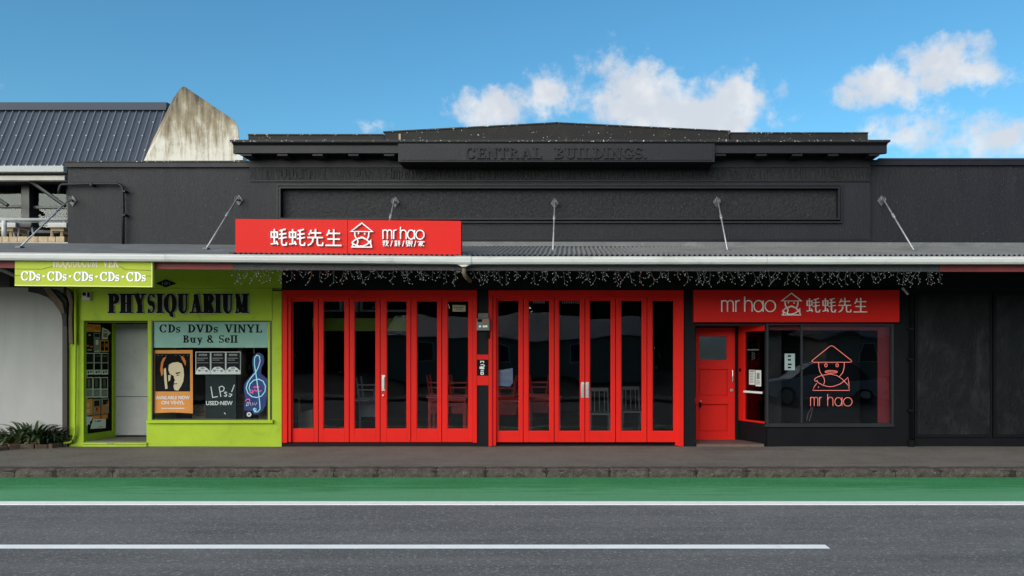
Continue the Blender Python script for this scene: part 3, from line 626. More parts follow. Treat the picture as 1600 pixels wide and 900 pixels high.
for x0, x1 in ((466, 534), (562, 640)):
    for (a, b_, c_, d_) in ((x0, x1, 484, 487), (x0, x0 + 4, 440, 484), (x1 - 4, x1, 440, 484)): fw.pbox(a, b_, c_, d_, YB + .3, .08)
fw.pbox(537, 541, 440, 487, YB + .3, .08).pbox(555, 559, 440, 487, YB + .3, .08)
fw.obj('inner_window_frame', K['frame_white'], shop)

# ------------------------------------------------------------------ red folding doors
def folding(label, fx0, fx1, bounds, panes, gy0, gy1, leg, handles):
    t = thing('folding_door_set', label, 'folding doors', ((X(fx0) + X(fx1)) / 2, 0, 0), 'red glazed folding door sets')
    red = K['red']
    b = MB().pbox(fx0, fx1, 453.4, 462.2, -.025, .2).pbox(fx0, bounds[0] - .4, 462.2, leg[0], -.025, .2).pbox(bounds[-1] + .4, fx1, 462.2, leg[1], -.025, .2)
    b.obj('door_frame', red, t, bevel=.006)
    MB().pbox(bounds[0] - .3, bounds[0] + 5.5, 462.3, leg[0] - 1, .006, .05).pbox(bounds[0] + 5.5, bounds[-1] - 4.5, 462.3, 465.5, .006, .05).pbox(bounds[-1] - 4.5, bounds[-1] + .3, 462.3, leg[1] - 1, .006, .05).obj('door_stop', red, t, bevel=.004)
    for i in range(6):
        l0, l1 = bounds[i] + .45, bounds[i + 1] - .45; p0, p1 = panes[i]
        yb = .060 + rs.uniform(-.004, .004); d = .05
        lf = MB().pbox(l0, p0, 464, 691, yb, d).pbox(p1, l1, 464, 691, yb, d).pbox(p0, p1, 464, gy0, yb, d).pbox(p0, p1, gy1, 691, yb, d)
        lo = lf.obj('door_leaf', red, t, bevel=.005)
        bd = MB()                           # glazing beads
        bd.pbox(p0, p0 + 1.0, gy0, gy1, yb + .012, .02).pbox(p1 - 1.0, p1, gy0, gy1, yb + .012, .02).pbox(p0 + 1, p1 - 1, gy0, gy0 + 1, yb + .012, .02).pbox(p0 + 1, p1 - 1, gy1 - 1, gy1, yb + .012, .02)
        bd.obj('glazing_bead', red, lo)
        MB().pbox(p0 + .2, p1 - .2, gy0 + .2, gy1 - .2, yb + .024, .006).obj('pane', K['glass'], lo)
        for (hi, hx, h0, h1) in handles:
            if hi == i:
                h = MB().pbox(hx - 2.4, hx + 2.4, h0, h1, yb - .006, .008).pbox(hx - 1.2, hx + 1.2, h0 + 3, h1 - 3, yb - .03, .006)
                h.pbox(hx - 1, hx + 1, h0 + 3, h0 + 5, yb - .028, .03).pbox(hx - 1, hx + 1, h1 - 5, h1 - 3, yb - .028, .03)
                h.obj('handle', K['steel'], lo)
    return t
fd1 = folding('left red folding door set of six narrow glazed leaves beside the lime green record shop', 441, 745.3, [449, 497.5, 545.7, 594, 642, 690.3, 738.5],
        [(457, 491), (505, 539), (553.5, 587.5), (604, 636), (651, 684), (699, 732.5)], 470, 670.5, (692, 692), [(3, 599, 586, 610.5)])
lo = [o for o in fd1.children if o.name.startswith('door_leaf')][3]
MB().blob((X(599, .06), .05, Z(618, .06)), .02).obj('lock_knob', K['steel'], lo)
fd2 = folding('right red folding door set of six narrow glazed leaves beside the red panelled door', 763.3, 1068.3, [769.5, 817.6, 866, 914, 962, 1011, 1059.5],
        [(777.5, 811), (825.5, 859), (873, 907), (921, 955), (970, 1003.5), (1019, 1053)], 469, 674, (697.5, 697.5), [(2, 910.2, 597, 621.5), (3, 917.6, 597, 621.5)])
# things on the black pier between the two door sets
t = thing('door_tie_bar', 'pair of red cross rails bridging the black pier between the two folding door sets', 'rails', (X(754), -.03, 1.2))
for a, b_ in ((554, 562), (587, 602)): MB().pbox(745.5, 763.1, a, b_, -.022, .03).obj('rail', K['red'], t)
t = thing('street_number_sign', 'small black sign with upright white lettering between the red rails on the black pier', 'sign', (X(754), -.02, 1.3))
MB().pbox(745.8, 762.8, 562.6, 586.5, -.014, .02).obj('sign_plate', K['ink'], t)
for q in ([(240, 240), (240, 172), (365, 172), (365, 240)], [(240, 320), (330, 305), (415, 355)], [(400, 400), (215, 405), (215, 470), (400, 475)], [(245, 438), (370, 438)], [(245, 545), (370, 545)], [(255, 620), (350, 620), (350, 710), (255, 710), (255, 620)]):
    cl = q[0] == q[-1]; qq = [(X(742 + a / 26.46), Z(558 + c_ / 26.47)) for a, c_ in (q[:-1] if cl else q)]
    MB().ribbon(qq, .014, -.0175, -.014, cl).obj('mark', K['white_letter'], t)
t = thing('meter_box', 'grey metal meter box with orange label high on the black pier', 'meter box', (X(755), -.05, 2.0))
MB().pbox(744.6, 765, 497.5, 516.5, -.11, .11).obj('case', mat('grey_meter_case', (.16, .17, .165), .5, .25, 12), t, bevel=.01)
MB().pbox(747, 763.5, 489, 497.4, -.06, .06).obj('upper_case', K['dark_steel'], t, bevel=.008)
MB().pbox(754.5, 762.3, 498.5, 503.2, -.114, .006).obj('orange_label', mat('orange_label_vinyl', (.5, .12, .04), .5, .1), t)
MB().pbox(746.3, 753, 498.8, 503, -.114, .006).obj('dark_window', K['ink'], t)
b = MB(); 
for px in (750, 756, 760): b.tube([(X(px, -.11), -.118, Z(510, -.11)), (X(px, -.11), -.108, Z(510, -.11))], .02, 10)
b.obj('dial', K['steel'], t)
MB().pbox(760, 765, 516.6, 529, -.05, .05).obj('conduit', K['ink'], t)

# ------------------------------------------------------------------ red panelled door in its recess
YD = .75
t = thing('panel_door', 'red panelled timber door with a frosted top pane in the black recess', 'door', (X(1118, YD), YD, 0))
red = K['red']
b = MB()
dx0, dx1 = 1087, 1148.6
b.pbox(dx0, 1091, 512, 688.6, YD, .05).pbox(1137.5, dx1, 512, 688.6, YD, .05)
for a, c_ in ((512, 523.5), (564.5, 577), (619.5, 632), (675.5, 688.6)): b.pbox(1091, 1137.5, a, c_, YD, .05)
b.obj('door_frame', red, t, bevel=.004)
pan_ = MB().pbox(1091, 1137.5, 577, 619.5, YD + .040, .009).pbox(1091, 1137.5, 632, 675.5, YD + .040, .009); 
for a, c_ in ((577, 619.5), (632, 675.5)): pan_.pbox(1093.5, 1135, a + 2.5, c_ - 2.5, YD + .016, .03)
pan_.obj('door_panel', red, t, bevel=.003)
MB().pbox(1091, 1137.5, 523.5, 564.5, YD + .026, .008).obj('pane', K['frosted'], t)
b = MB().pbox(1091, 1093, 523.5, 564.5, YD + .004, .02).pbox(1135.5, 1137.5, 523.5, 564.5, YD + .004, .02).pbox(1093, 1135.5, 523.5, 525.5, YD + .004, .02).pbox(1093, 1135.5, 562.5, 564.5, YD + .004, .02); b.obj('glazing_bead', red, t)
MB().pbox(1085, 1137.7, 621.5, 631.2, YD - .02, .018).obj('lock_rail', red, t, bevel=.003)
MB().tube([(X(1144, YD), YD, Z(577.5, YD)), (X(1144, YD), YD - .05, Z(579, YD)), (X(1144, YD), YD - .055, Z(588, YD)), (X(1144, YD), YD - .05, Z(596, YD)), (X(1144, YD), YD, Z(597.5, YD))], .012, 8).obj('handle', K['steel'], t)
MB().pbox(1141.5, 1146, 607.5, 612, YD - .03, .03).obj('latch', K['steel'], t, bevel=.004)
b = MB(); b.blob((X(1094.5, YD), YD - .035, Z(627, YD)), .016); b.obj('lock', K['steel'], t)
MB().pbox(1092.3, 1096.3, 629, 634, YD - .045, .025).pbox(1093, 1095, 634, 637, YD - .04, .02).obj('padlock', K['ink'], t)
rc = thing('entry_recess', 'dark recess with timber threshold round the red panelled door', 'entry', (X(1118, .4), .4, 0))
MB().box(X(1086) - .0, X(1086) + .03, .302, YD + .3, 0, 2.3).obj('reveal', bl, rc)
MB().box(X(1086), X(1199), .02, 1.1, Z(508), Z(508) + .12).obj('soffit', K['soffit'], rc)
MB().box(X(1077), X(1240), YD + .052, YD + .2, 0, 2.45).obj('backing', K['soffit'], rc)
MB().box(X(1086) + .03, X(1198) - .05, -.01, YD + .05, -.03, .035).obj('threshold', mat('worn_brown_threshold', (.13, .085, .07), .7, .3, 6, .3, 30), rc)
MB().pbox(1149, 1153.5, 508, 690, YD - .04, .1).obj('door_jamb', K['ink'], rc)
MB().pbox(1124, 1133, 506, 508, .4, .06).obj('ceiling_light_fitting', K['cream'], rc)

# ------------------------------------------------------------------ right shop window with splayed side light
t = thing('shop_window', 'large black framed shop window with red inner border under the lower red sign', 'window', (X(1297), 0, 0))
df = K['dark_frame']
MB().box(X(1199), X(1396), .0, .3, -.03, Z(667)).obj('stall_riser', bl, t)
b = MB().pbox(1197.5, 1200.5, 506, 664, -.01, .09).pbox(1394, 1396.5, 506, 664, -.01, .09).pbox(1200.5, 1394, 506, 507.6, -.01, .09).pbox(1200.5, 1394, 661.8, 664, -.01, .09).pbox(1251.6, 1254.2, 507.6, 661.8, .0, .06)
b.obj('window_frame', df, t)
MB().pbox(1200.5, 1251.6, 507.6, 661.8, .03, .006).obj('pane', K['glass'], t); MB().pbox(1254.2, 1394, 507.6, 661.8, .03, .006).obj('pane', K['glass'], t)
MB().pbox(1195, 1398, 664, 667, -.05, .12).obj('sill', df, t)
dr = mat('deep_red_inner_paint', (.17, .010, .014), .5, .1)
MB().pbox(1200.6, 1393.8, 506, 516, .16, .03).pbox(1371.5, 1393.8, 516, 661, .16, .03).obj('inner_border', dr, t)
MB().box(X(1199), X(1396), 1.6, 1.65, .1, 2.6).obj('room_divider', K['room'], t)
# splay (side light) : from (px1198, 0) back to (px1153, .75)
class Splay:
    def __init__(s, pa, ya, pb_, yb):
        s.A = Vector((X(pa, ya), ya, 0)); s.B = Vector((X(pb_, yb), yb, 0)); s.d = (s.B - s.A); s.L = s.d.length; s.d.normalize()
        n = Vector((s.d.y, -s.d.x, 0));
        if n.y > 0: n = -n
        s.flip = -1 if s.d.x < 0 else 1
        # local x along the picture's left to right, local -y outward
        ux = s.d * s.flip; s.M = Matrix(((ux.x, -n.x, 0, s.A.x), (ux.y, -n.y, 0, s.A.y), (0, 0, 1, 0), (0, 0, 0, 1)))
    def at(s, px, py=None):
        k = (px - CX) / F; q = (k * (D + s.A.y) - s.A.x) / (s.d.x - k * s.d.y)      # along A->B
        Y = s.A.y + s.d.y * q
        return (q * s.flip, None if py is None else Z(py, Y))
    def box(s, mb, px0, px1, py0, py1, y0, y1):
        # pixel box: corners projected at the middle column
        u0, u1 = s.at(px0)[0], s.at(px1)[0]; pm = (px0 + px1) / 2
        return mb.box(u0, u1, y0, y1, s.at(pm, py1)[1], s.at(pm, py0)[1])
SP = Splay(1197.3, 0.0, 1153.5, .75)
zb, ztp = Z(662), Z(508); uE = SP.at(1154)[0]
t2 = thing('side_light', 'angled red side light of the shop window facing the red panelled door', 'window', (X(1180, .3), .3, 0))
b = MB(SP.M); uA, uB = uE, SP.at(1163)[0]
b.box(uA, uB, -.01, .05, zb, ztp).box(uB, -.03, -.008, .05, ztp - .10, ztp).box(uB, -.03, -.008, .05, zb, zb + .03)
b.obj('side_light_frame', red, t2)
MB(SP.M).box(uB, -.03, .015, .021, zb + .03, ztp - .10).obj('pane', K['glass'], t2)
MB(SP.M).box(-.03, 0, -.012, .05, zb - .02, ztp).obj('corner_post', df, t2)
MB(SP.M).box(uE, 0, -.006, .05, -.03, zb).obj('plinth', bl, t2)
MB(SP.M).box(uB, -.03, .06, .07, zb + .03, zb + .95).obj('inner_panel', dr, t2)
MB(SP.M).box(uB, SP.at(1190)[0], -.02, .014, SP.at(1175, 614)[1], SP.at(1175, 611)[1]).obj('push_bar', K['white_letter'], t2)
b = MB(); p = SP.M @ Vector(((uA + uB) / 2, -.03, SP.at(1157, 578)[1])); b.blob(p, (.022, .022, .035)); b.obj('door_knob', K['ink'], t2)
for (x0, x1, y0, y1, lb) in ((1170, 1178.5, 578, 601, 'left white printed notice behind the angled side light glass'), (1180, 1188.5, 578.5, 603.5, 'right white printed notice behind the angled side light glass')):
    n = thing('notice', lb, 'notice', tuple(SP.M @ Vector((SP.at(x0)[0], .03, SP.at(x0, y1)[1]))), 'notices on the side light')
    b = MB(SP.M); SP.box(b, x0, x1, y0, y1, .006, .012); b.obj('sheet', K['paper'], n)
    b = MB(SP.M)
    if x0 < 1175:
        SP.box(b, x0 + 1.2, x1 - 1.2, y0 + 1, y0 + 3, .003, .006)
        for k in range(7): SP.box(b, x0 + 1.2, x1 - 1.5, y0 + 5 + k * 2.4, y0 + 6 + k * 2.4, .004, .006)
    else:
        SP.box(b, x0 + 2, x1 - 2, y0 + 4, y0 + 14, .003, .006)
        for k in range(3): SP.box(b, x0 + 1.2, x1 - 1.5, y0 + 16 + k * 2.4, y0 + 17.2 + k * 2.4, .004, .006)
    b.obj('print', K['paper_g'], n)
n = thing('hours_decal', 'faint white opening hours lettering high on the side light glass', 'decal', tuple(SP.M @ Vector((SP.at(1175)[0], .0, SP.at(1175, 566)[1]))))
b = MB(SP.M)
for k in range(8): SP.box(b, 1167 + k * 2.3, 1168.4 + k * 2.3, 545.5, 547.5, .010, .013)
for k in range(7): SP.box(b, 1174 + (k % 2) * 3, 1175.4 + (k % 2) * 3, 550 + k * 1.8, 551 + k * 1.8, .010, .013)
b.obj('lettering', K['paper_g'], n)
n = thing('notice', 'pale green paper notice taped inside the large right shop window', 'notice', (X(1234), .05, Z(578)))
MB().pbox(1226, 1242, 552.5, 578.3, .041, .002).obj('sheet', K['paper_gn'], n)
b = MB()
for a in (555, 561, 568, 573): b.pbox(1231, 1236 + (a % 3), a, a + 2.6, .0385, .002)
b.obj('print', K['paper_d'], n)
# neon logo
YNE = .075
n = thing('neon_sign', 'coral neon outline of a man in a pointed hat holding a fish, right window', 'neon sign', (X(1299), YNE, Z(637)))
def zq(pts): return [Vector((X(1050 + p[0] / 4, YNE), YNE, Z(500 + p[1] / 4, YNE))) for p in pts]
def el(cx, cy, rx, ry, n=12): return [(cx + rx * math.cos(2 * math.pi * k / n), cy + ry * math.sin(2 * math.pi * k / n)) for k in range(n + 1)]
NR = .0055
def neon(name, lines):
    b = MB()
    for l in lines: b.tube(zq(l), NR, 6)
    b.obj(name, K['neon_r'], n, smooth=True)
neon('hat_tube', [[(873, 258), (880, 250), (985, 165), (997, 161), (1010, 165), (1118, 250), (1124, 260), (1112, 264), (885, 264), (873, 258)]])
neon('face_tube', [[(916, 264), (917, 290), (924, 322), (938, 346), (950, 362), (954, 382), (948, 404)], [(1077, 264), (1076, 295), (1068, 328), (1046, 354)]])
neon('eye_tube', [el(962, 283, 8, 10)]); neon('eye_tube', [el(1032, 283, 8, 10)]); neon('mouth_tube', [el(995, 324, 39, 9, 16), [(965, 324), (1025, 324)]])
neon('fish_tube', [[(910, 378), (900, 384), (890, 376), (893, 366), (910, 356), (940, 345), (990, 338), (1030, 347), (1062, 368), (1092, 398), (1108, 416), (1104, 385), (1099, 358), (1078, 380), (1050, 400), (1010, 415), (980, 417), (945, 408), (915, 392), (904, 380)]])
neon('robe_tube', [[(905, 396), (890, 415), (880, 440), (1110, 440), (1104, 418)], [(915, 416), (915, 424)]])
def zl(cx, pts): return [(cx + p[0] * 57, 538 - p[1] * 56) for p in pts]
neon('letter_m', [zl(866, [(0, 0), (0, 1)]), zl(866, [(0, .74)] + arc(.2, .76, .2, .24, 180, 0, 8) + [(.4, 0)]), zl(866, [(.4, .74)] + arc(.6, .76, .2, .24, 180, 0, 8) + [(.8, 0)])])
neon('letter_r', [zl(922, [(0, 0), (0, 1)]), zl(922, [(0, .66)] + arc(.22, .70, .22, .30, 180, 80, 6))])
neon('letter_h', [zl(973, [(0, 0), (0, 1.34)]), zl(973, [(0, .68)] + arc(.3, .70, .28, .30, 180, 0, 8) + [(.58, 0)])])
neon('letter_a', [zl(1018, arc(.38, .48, .38, .48, 0, 360, 16)), zl(1018, [(.78, .98), (.78, 0)])])
neon('letter_o', [zl(1070, arc(.50, .48, .48, .48, 0, 360, 16))])
b = MB(); b.tube([Vector((X(1270), YNE, Z(637))), Vector((X(1268), .2, Z(648))), Vector((X(1267), .25, Z(659)))], .006, 5).tube([Vector((X(1272), YNE, Z(637))), Vector((X(1273), .2, Z(650))), Vector((X(1271), .25, Z(660)))], .006, 5); b.obj('cable', K['paper_g'], n)

# ------------------------------------------------------------------ lower red sign
YS = -.13
t = thing('shop_sign', 'wide red sign board with silver lettering above the red panelled door and right window', 'sign', (X(1245, YS), YS, Z(503, YS)))
MB().pbox(1084.5, 1405.5, 453, 503.3, YS, .125).obj('sign_board', K['red_sign'], t, bevel=.004)
sy = YS - .03
mrhao(X(1128, sy), X(1212, sy), Z(487, sy), Z(469.5, sy), .016, sy, .029, K['silver_letter'], t)
logo(X(1221.5, sy), X(1252.5, sy), Z(492.5, sy), Z(458, sy), .016, sy, .029, K['silver_letter'], t)
for i, ch in enumerate(('hao', 'hao', 'xian', 'sheng')):
    a = 1260.5 + i * 24.7
    strokes('letter', CJK[ch], X(a, sy), X(a + 20.5, sy), Z(488.5, sy), Z(465.5, sy), .016, sy, .029, K['silver_letter'], t)

# ------------------------------------------------------------------ lime green record shop front
gs = thing('record_shop_front', 'lime green record shop front with a splayed poster lined entry', 'shop front', (X(272), .15, 0))
gr = K['green']
MB().box(X(104.5), X(440.3), -.006, .095, Z(450), 3.41).obj('head_wall', gr, gs)
MB().box(X(106), X(440), .1, .3, 2.20, Z(450)).obj('fascia_backing', gr, gs)
MB().pbox(126, 425, 450.4, 501, -.012, .11).obj('fascia_board', gr, gs, bevel=.004)
MB().pbox(104.5, 130.5, 450.4, 701, .0, .3).obj('pilaster', gr, gs)
MB().pbox(425.2, 440, 450.4, 701, .0, .3).obj('pilaster', gr, gs)
b = MB().pbox(104, 112, 541, 543, -.01, .02).pbox(425, 440.2, 541, 543.2, -.008, .02).pbox(425, 440.2, 451, 452, -.008, .02); b.obj('band', gr, gs)
MB().pbox(230.5, 237, 501.2, 657, .0, .12).obj('door_post', gr, gs, bevel=.006)
MB().pbox(229, 425.2, 661.5, 701, .0, .3).obj('stall_riser', gr, gs)
MB().pbox(228, 426, 656.6, 661.5, -.06, .2).obj('sill', gr, gs, bevel=.006)
b = MB().pbox(237, 239, 501.2, 656.6, .012, .06).pbox(420.5, 425.2, 501.2, 656.6, .004, .08).pbox(239, 420.5, 501.2, 503, .012, .06).pbox(239, 420.5, 654.5, 656.6, .012, .06)
b.obj('window_frame', df, gs)
MB().pbox(418.6, 421.8, 503, 656.6, -.004, .02).obj('frame_bead', gr, gs)
MB().pbox(239, 420.5, 503, 654.5, .0325, .002).obj('pane', K['clear'], gs)
# entry recess
YE = .80
MB().box(X(131), X(231), .02, YE + .2, Z(502) - .012, Z(502) + .1).obj('entry_soffit', K['soffit'], gs)
MB().box(X(131), X(229), .02, YE, -.03, .082).obj('entry_floor', mat('grey_brown_step', (.14, .125, .115), .8, .25, 6, .3, 40), gs)
b = MB().pbox(128.5, 228.8, 691.8, 694.3, -.035, .2).pbox(128.5, 228.8, 694.6, 700, -.02, .2); b.obj('threshold', gr, gs)
MB().pbox(167, 178, 692.1, 693.9, -.037, .01).obj('threshold_patch', K['paper_g'], gs)
MB().pbox(170, 232, 500, 690, YE + .06, .1).obj('entry_back_wall', K['soffit'], gs)
MB().box(X(231), X(231) + .06, .12, YE + .1, .0, 2.3).obj('entry_side_wall', gr, gs)
dg_ = MB().pbox(180.5, 231.5, 506.5, 680, YE - .01, .05); do = dg_.obj('grey_door', K['grey_door'], gs, bevel=.004); 
b = MB()
for px, py in ((185, 511), (185, 593), (186, 648), (228, 511), (229, 540), (229, 594), (205, 620), (192, 567), (212, 550), (227, 678), (185, 678)): b.blob((X(px, YE), YE - .012, Z(py, YE)), .008, 5, 3)
b.obj('screw', K['ink'], do)
MB().pbox(181, 231, 619.2, 620.2, YE - .0125, .004).obj('joint', K['brown_dark'], do)
ES = Splay(131, .03, 179.5, YE)
b = MB(ES.M); b.box(0, ES.L, .0, .06, .08, Z(502)); b.obj('poster_board', K['ink'], gs)
b = MB(ES.M); b.box(-.02, ES.L, -.02, .0, .08, ES.at(150, 676)[1]).box(ES.L - .08, ES.L, -.015, .0, ES.at(150, 676)[1], Z(502)); b.obj('entry_skirting', gr, gs)
PW = 'posters pasted on the entry board'
def poster(x0, x1, y0, y1, parts, label, base='paper', lift=.004, poly=None, name='poster'):
    """parts: list of (material, fx0, fx1, fy0, fy1) as fractions, y downward"""
    fx = lambda f: 120 + x0 / 4.286 + f * (x1 - x0) / 4.286; fy = lambda f: 490 + y0 / 4.286 + f * (y1 - y0) / 4.286
    base_p = ES.M @ Vector((ES.at(fx(.5))[0], -lift, ES.at(fx(.5), fy(1))[1]))
    t = thing(name, label, 'poster', tuple(base_p), PW)
    mats = {}; 
    b = MB(ES.M)
    if poly: b.prism([ES.at(120 + p[0] / 4.286, 490 + p[1] / 4.286) for p in poly], -lift, -lift + .003)
    else: ES.box(b, fx(0), fx(1), fy(0), fy(1), -lift, -lift + .003)
    b.obj('sheet', K[base], t)
    for (m, a, c_, d_, e) in parts:
        b = mats.setdefault(m, MB(ES.M)); ES.box(b, fx(a), fx(c_), fy(d_), fy(e), -lift - .0015 - .0003 * len(b.f) / 6, -lift)
    for m, b in mats.items(): b.obj('print', K[m], t)
gcard = [('paper_d', .06, .94, .04, .50), ('paper', .1, .7, .3, .34), ('paper_g', .1, .6, .1, .13)]
poster(58, 108, 72, 122, [('deep_orange', .1, .9, .15, .4)], 'orange card at the top left of the entry poster board', 'orange')
poster(110, 158, 74, 124, [('deep_orange', .2, .8, .3, .7), ('cream', .1, .9, .8, .9)], 'orange card beside the white arrow tag on the entry poster board', 'orange')
poster(60, 110, 126, 262, [('paper', .35, .6, .1, .16), ('deep_orange', .1, .4, .62, .7), ('deep_orange', .55, .9, .66, .74), ('cream', .2, .8, .84, .88)], 'tall black poster below the top left orange card', 'paper_d', .005)
poster(113, 155, 130, 262, [('paper', .3, .7, .35, .6), ('paper_d', .1, .9, .05, .2), ('paper', .1, .9, .9, .94)], 'grey photographic poster in the second row of the entry board', 'paper_g')
poster(155, 212, 178, 256, [('ink', .08, .45, .1, .9), ('ink', .55, .92, .1, .9), ('orange', .15, .4, .3, .6), ('orange', .62, .88, .3, .6)], 'orange and black twin poster under the white arrow tag', 'orange', .006)
poster(165, 226, 88, 172, [('paper_g', .15, .6, .3, .4), ('paper_g', .15, .6, .5, .85)], 'white arrow shaped tag at the top right of the entry board', 'paper', .008, [(165, 172), (168, 92), (205, 108), (226, 130), (205, 150), (206, 172)])
for i, (a, c_, w_) in enumerate(((60, 111, 'left'), (115, 161, 'middle'), (165, 209, 'right'))):
    poster(a, c_, 264, 408, [('paper_d', .05, .95, .03, .45), ('paper_g', .15, .8, .12, .16), ('ink', .05, .95, .47, .78), ('paper_g', .1, .9, .42, .44), ('ink', .2, .4, .84, .94), ('paper_g', .5, .85, .82, .92)], f'{w_} black poster with a white foot in the third row of the entry board', 'paper')
for i, (a, c_, w_) in enumerate(((57, 104, 'left'), (107, 156, 'middle'), (159, 207, 'right'))):
    poster(a, c_, 426, 562, [('paper_d', .08, .92, .04, .56), ('paper_g', .3, .7, .1, .5), ('paper_g', .08, .92, .6, .95), ('deep_orange', .02, .2, .02, .1), ('cream', .2, .5, .7, .75)], f'{w_} grey and black poster in the fourth row of the entry board', 'paper')
poster(50, 104, 572, 682, [('cream', .3, .6, .25, .5), ('paper', .3, .62, .62, .84), ('paper_g', .4, .5, .66, .78)], 'yellow orange poster with a pale figure in the fifth row of the entry board', 'orange', .005)
poster(107, 157, 572, 676, [('paper_d', .15, .85, .1, .5), ('deep_orange', .25, .8, .45, .9), ('ink', .4, .6, .55, .75)], 'grey poster with an orange figure, middle of the fifth row', 'paper_g', .005)
poster(163, 213, 568, 670, [('deep_orange', .1, .6, .4, .95), ('paper_d', .2, .9, .08, .4), ('orange', .7, .98, .2, .5)], 'grey poster with an orange flame, right of the fifth row', 'paper_g', .005)
poster(100, 158, 680, 710, [('orange', .1, .9, .3, .8)], 'orange strip on the entry board above the torn white sheet', 'deep_orange', .004); poster(163, 207, 674, 704, [('orange', .2, .8, .3, .7)], 'short orange strip on the entry board at the right end', 'deep_orange', .004)
poster(92, 194, 704, 772, [('ink', .25, .32, .18, .28), ('ink', .38, .66, .18, .28), ('paper_g', .5, .8, .75, .8)], 'white torn sheet at the foot of the entry poster board', 'paper', .006, [(110, 706), (193, 704), (191, 766), (90, 772), (96, 745)])
poster(48, 108, 686, 775, [], 'ragged white scrap at the bottom left of the entry poster board', 'paper', .0055, [(48, 700), (60, 690), (104, 690), (96, 716), (84, 726), (88, 745), (76, 738), (70, 752), (62, 742), (66, 728), (50, 730), (56, 716)])
# fascia lettering
t = thing('fascia_lettering', 'large black serif PHYSIQUARIUM lettering with thin grey outline on the lime green fascia', 'lettering', (X(280), -.02, Z(490)))
serif_text('PHYSIQUARIUM', X(170), X(390), Z(489.5), Z(459), -.036, .018, K['ink'], t, T=.30, t=.075, W=.62, gap=.02, grow=.032, gm=K['outline'], grow_d=.006)
t = thing('number_plaque', 'small black diamond plaque with faint number 101 high on the green wall', 'plaque', (X(262), -.01, Z(448)))
MB().prism([(X(244), Z(443)), (X(260), Z(449)), (X(276), Z(443)), (X(260), Z(436.5))], -.022, -.006).obj('plaque_plate', K['ink'], t)
sans('101', X(254.5), X(266.5), Z(445.2), Z(440.6), -.025, .003, K['paper_g'], t)
t = thing('alarm_box', 'small white alarm box at the top left corner of the green shop', 'alarm box', (X(134), -.05, Z(470)))
MB().pbox(128, 141, 455.5, 469.5, -.06, .06).obj('case', K['cyma'], t, bevel=.006); MB().pbox(129, 134, 456.6, 462, -.064, .006).pbox(136, 140, 456.6, 464.5, -.064, .006).obj('dark_window', K['ink'], t)
t = thing('downpipe', 'lime green downpipe curving away at the foot of the green pilaster', 'downpipe', (X(118), -.05, 0))
yp = -.06; pts = [(X(118, yp), yp, Z(452, yp)), (X(118, yp), yp, Z(540, yp)), (X(117, yp), yp, Z(672, yp))] + [(X(117 - 8 * (1 - math.cos(R(a))), yp), yp, Z(672 + 19 * math.sin(R(a)), yp)) for a in (20, 40, 60, 80, 90)] + [(X(100, yp), yp, Z(692.5, yp))]
MB().tube(pts, .021, 10).obj('pipe', gr, t, smooth=True)
b = MB(); [b.tube([(X(118, yp), yp, Z(py, yp)), (X(118, yp), yp, Z(py + 1.6, yp))], .027, 10) for py in (557, 666, 610)]; b.obj('pipe_clip', gr, t)

# window display
t = thing('window_band_sign', 'pale teal sign band with black serif lettering across the top of the record shop window', 'sign', (X(329), .03, Z(543)))
MB().pbox(239, 420.4, 503.2, 543.3, .036, .010).obj('sign_band', K['teal'], t)
for tx, a, b_, z0, z1 in (('CDs', 247.5, 280.5, 519.6, 506.8), ('DVDs', 292, 339.5, 519.6, 506.8), ('VINYL', 350, 408, 519.6, 506.8), ('Buy', 284.5, 315, 535.5, 523.8), ('&', 322, 333.5, 535.5, 523.8), ('Sell', 340.5, 370, 535.5, 523.8)):
    serif_text(tx, X(a), X(b_), Z(z0), Z(z1), .032, .005, K['ink'], t, T=.19, t=.085, W=.8, gap=.08)
t = thing('poster', 'orange poster with a stencilled face in black and cream in the record shop window', 'poster', (X(268), .06, Z(646)))
YO = .062; pz = lambda pts: [(X(230 + p[0] / 5, YO), Z(490 + p[1] / 5, YO)) for p in pts]
MB().prism(pz([(35, 286), (355, 284), (357, 780), (200, 772), (33, 778)]), YO, YO + .003).obj('sheet', K['orange'], t)
MB().prism(pz([(62, 312), (335, 312), (335, 608), (62, 608)]), YO - .002, YO).obj('print', K['ink'], t)
b = MB(); b.prism(pz([(108, 388), (122, 350), (150, 335), (128, 380), (122, 420), (126, 470), (112, 490), (102, 440)]), YO - .003, YO); b.prism(pz([(262, 330), (285, 338), (303, 372), (300, 410), (284, 380), (268, 352)]), YO - .003, YO); b.obj('hair_print', K['deep_orange'], t)
b = MB(); b.prism(pz([(170, 400), (196, 384), (240, 378), (270, 392), (284, 430), (288, 480), (282, 530), (268, 562), (242, 602), (214, 598), (206, 570), (214, 520), (208, 486), (176, 470), (166, 440)]), YO - .0032, YO)
b.prism(pz([(130, 432), (146, 424), (152, 500), (160, 585), (142, 590), (134, 520)]), YO - .0032, YO); b.prism(pz([(164, 482), (186, 478), (180, 520), (166, 530)]), YO - .0032, YO); b.obj('face_print', K['cream'], t)
b = MB(); b.prism(pz([(222, 462), (258, 456), (260, 464), (226, 474)]), YO - .0045, YO).prism(pz([(204, 546), (236, 544), (234, 551), (206, 553)]), YO - .0045, YO).prism(pz([(208, 500), (220, 522), (206, 528)]), YO - .0045, YO).prism(pz([(228, 486), (254, 482), (248, 476), (234, 478)]), YO - .0045, YO); b.obj('feature_print', K['ink'], t)
sans('AVAILABLE NOW', X(243.5, YO), X(296.5, YO), Z(624, YO), Z(618.5, YO), YO - .0025, .002, K['paper'], t, bold=.035); sans('ON VINYL', X(252, YO), X(288, YO), Z(632, YO), Z(626, YO), YO - .0025, .002, K['paper'], t, bold=.035)
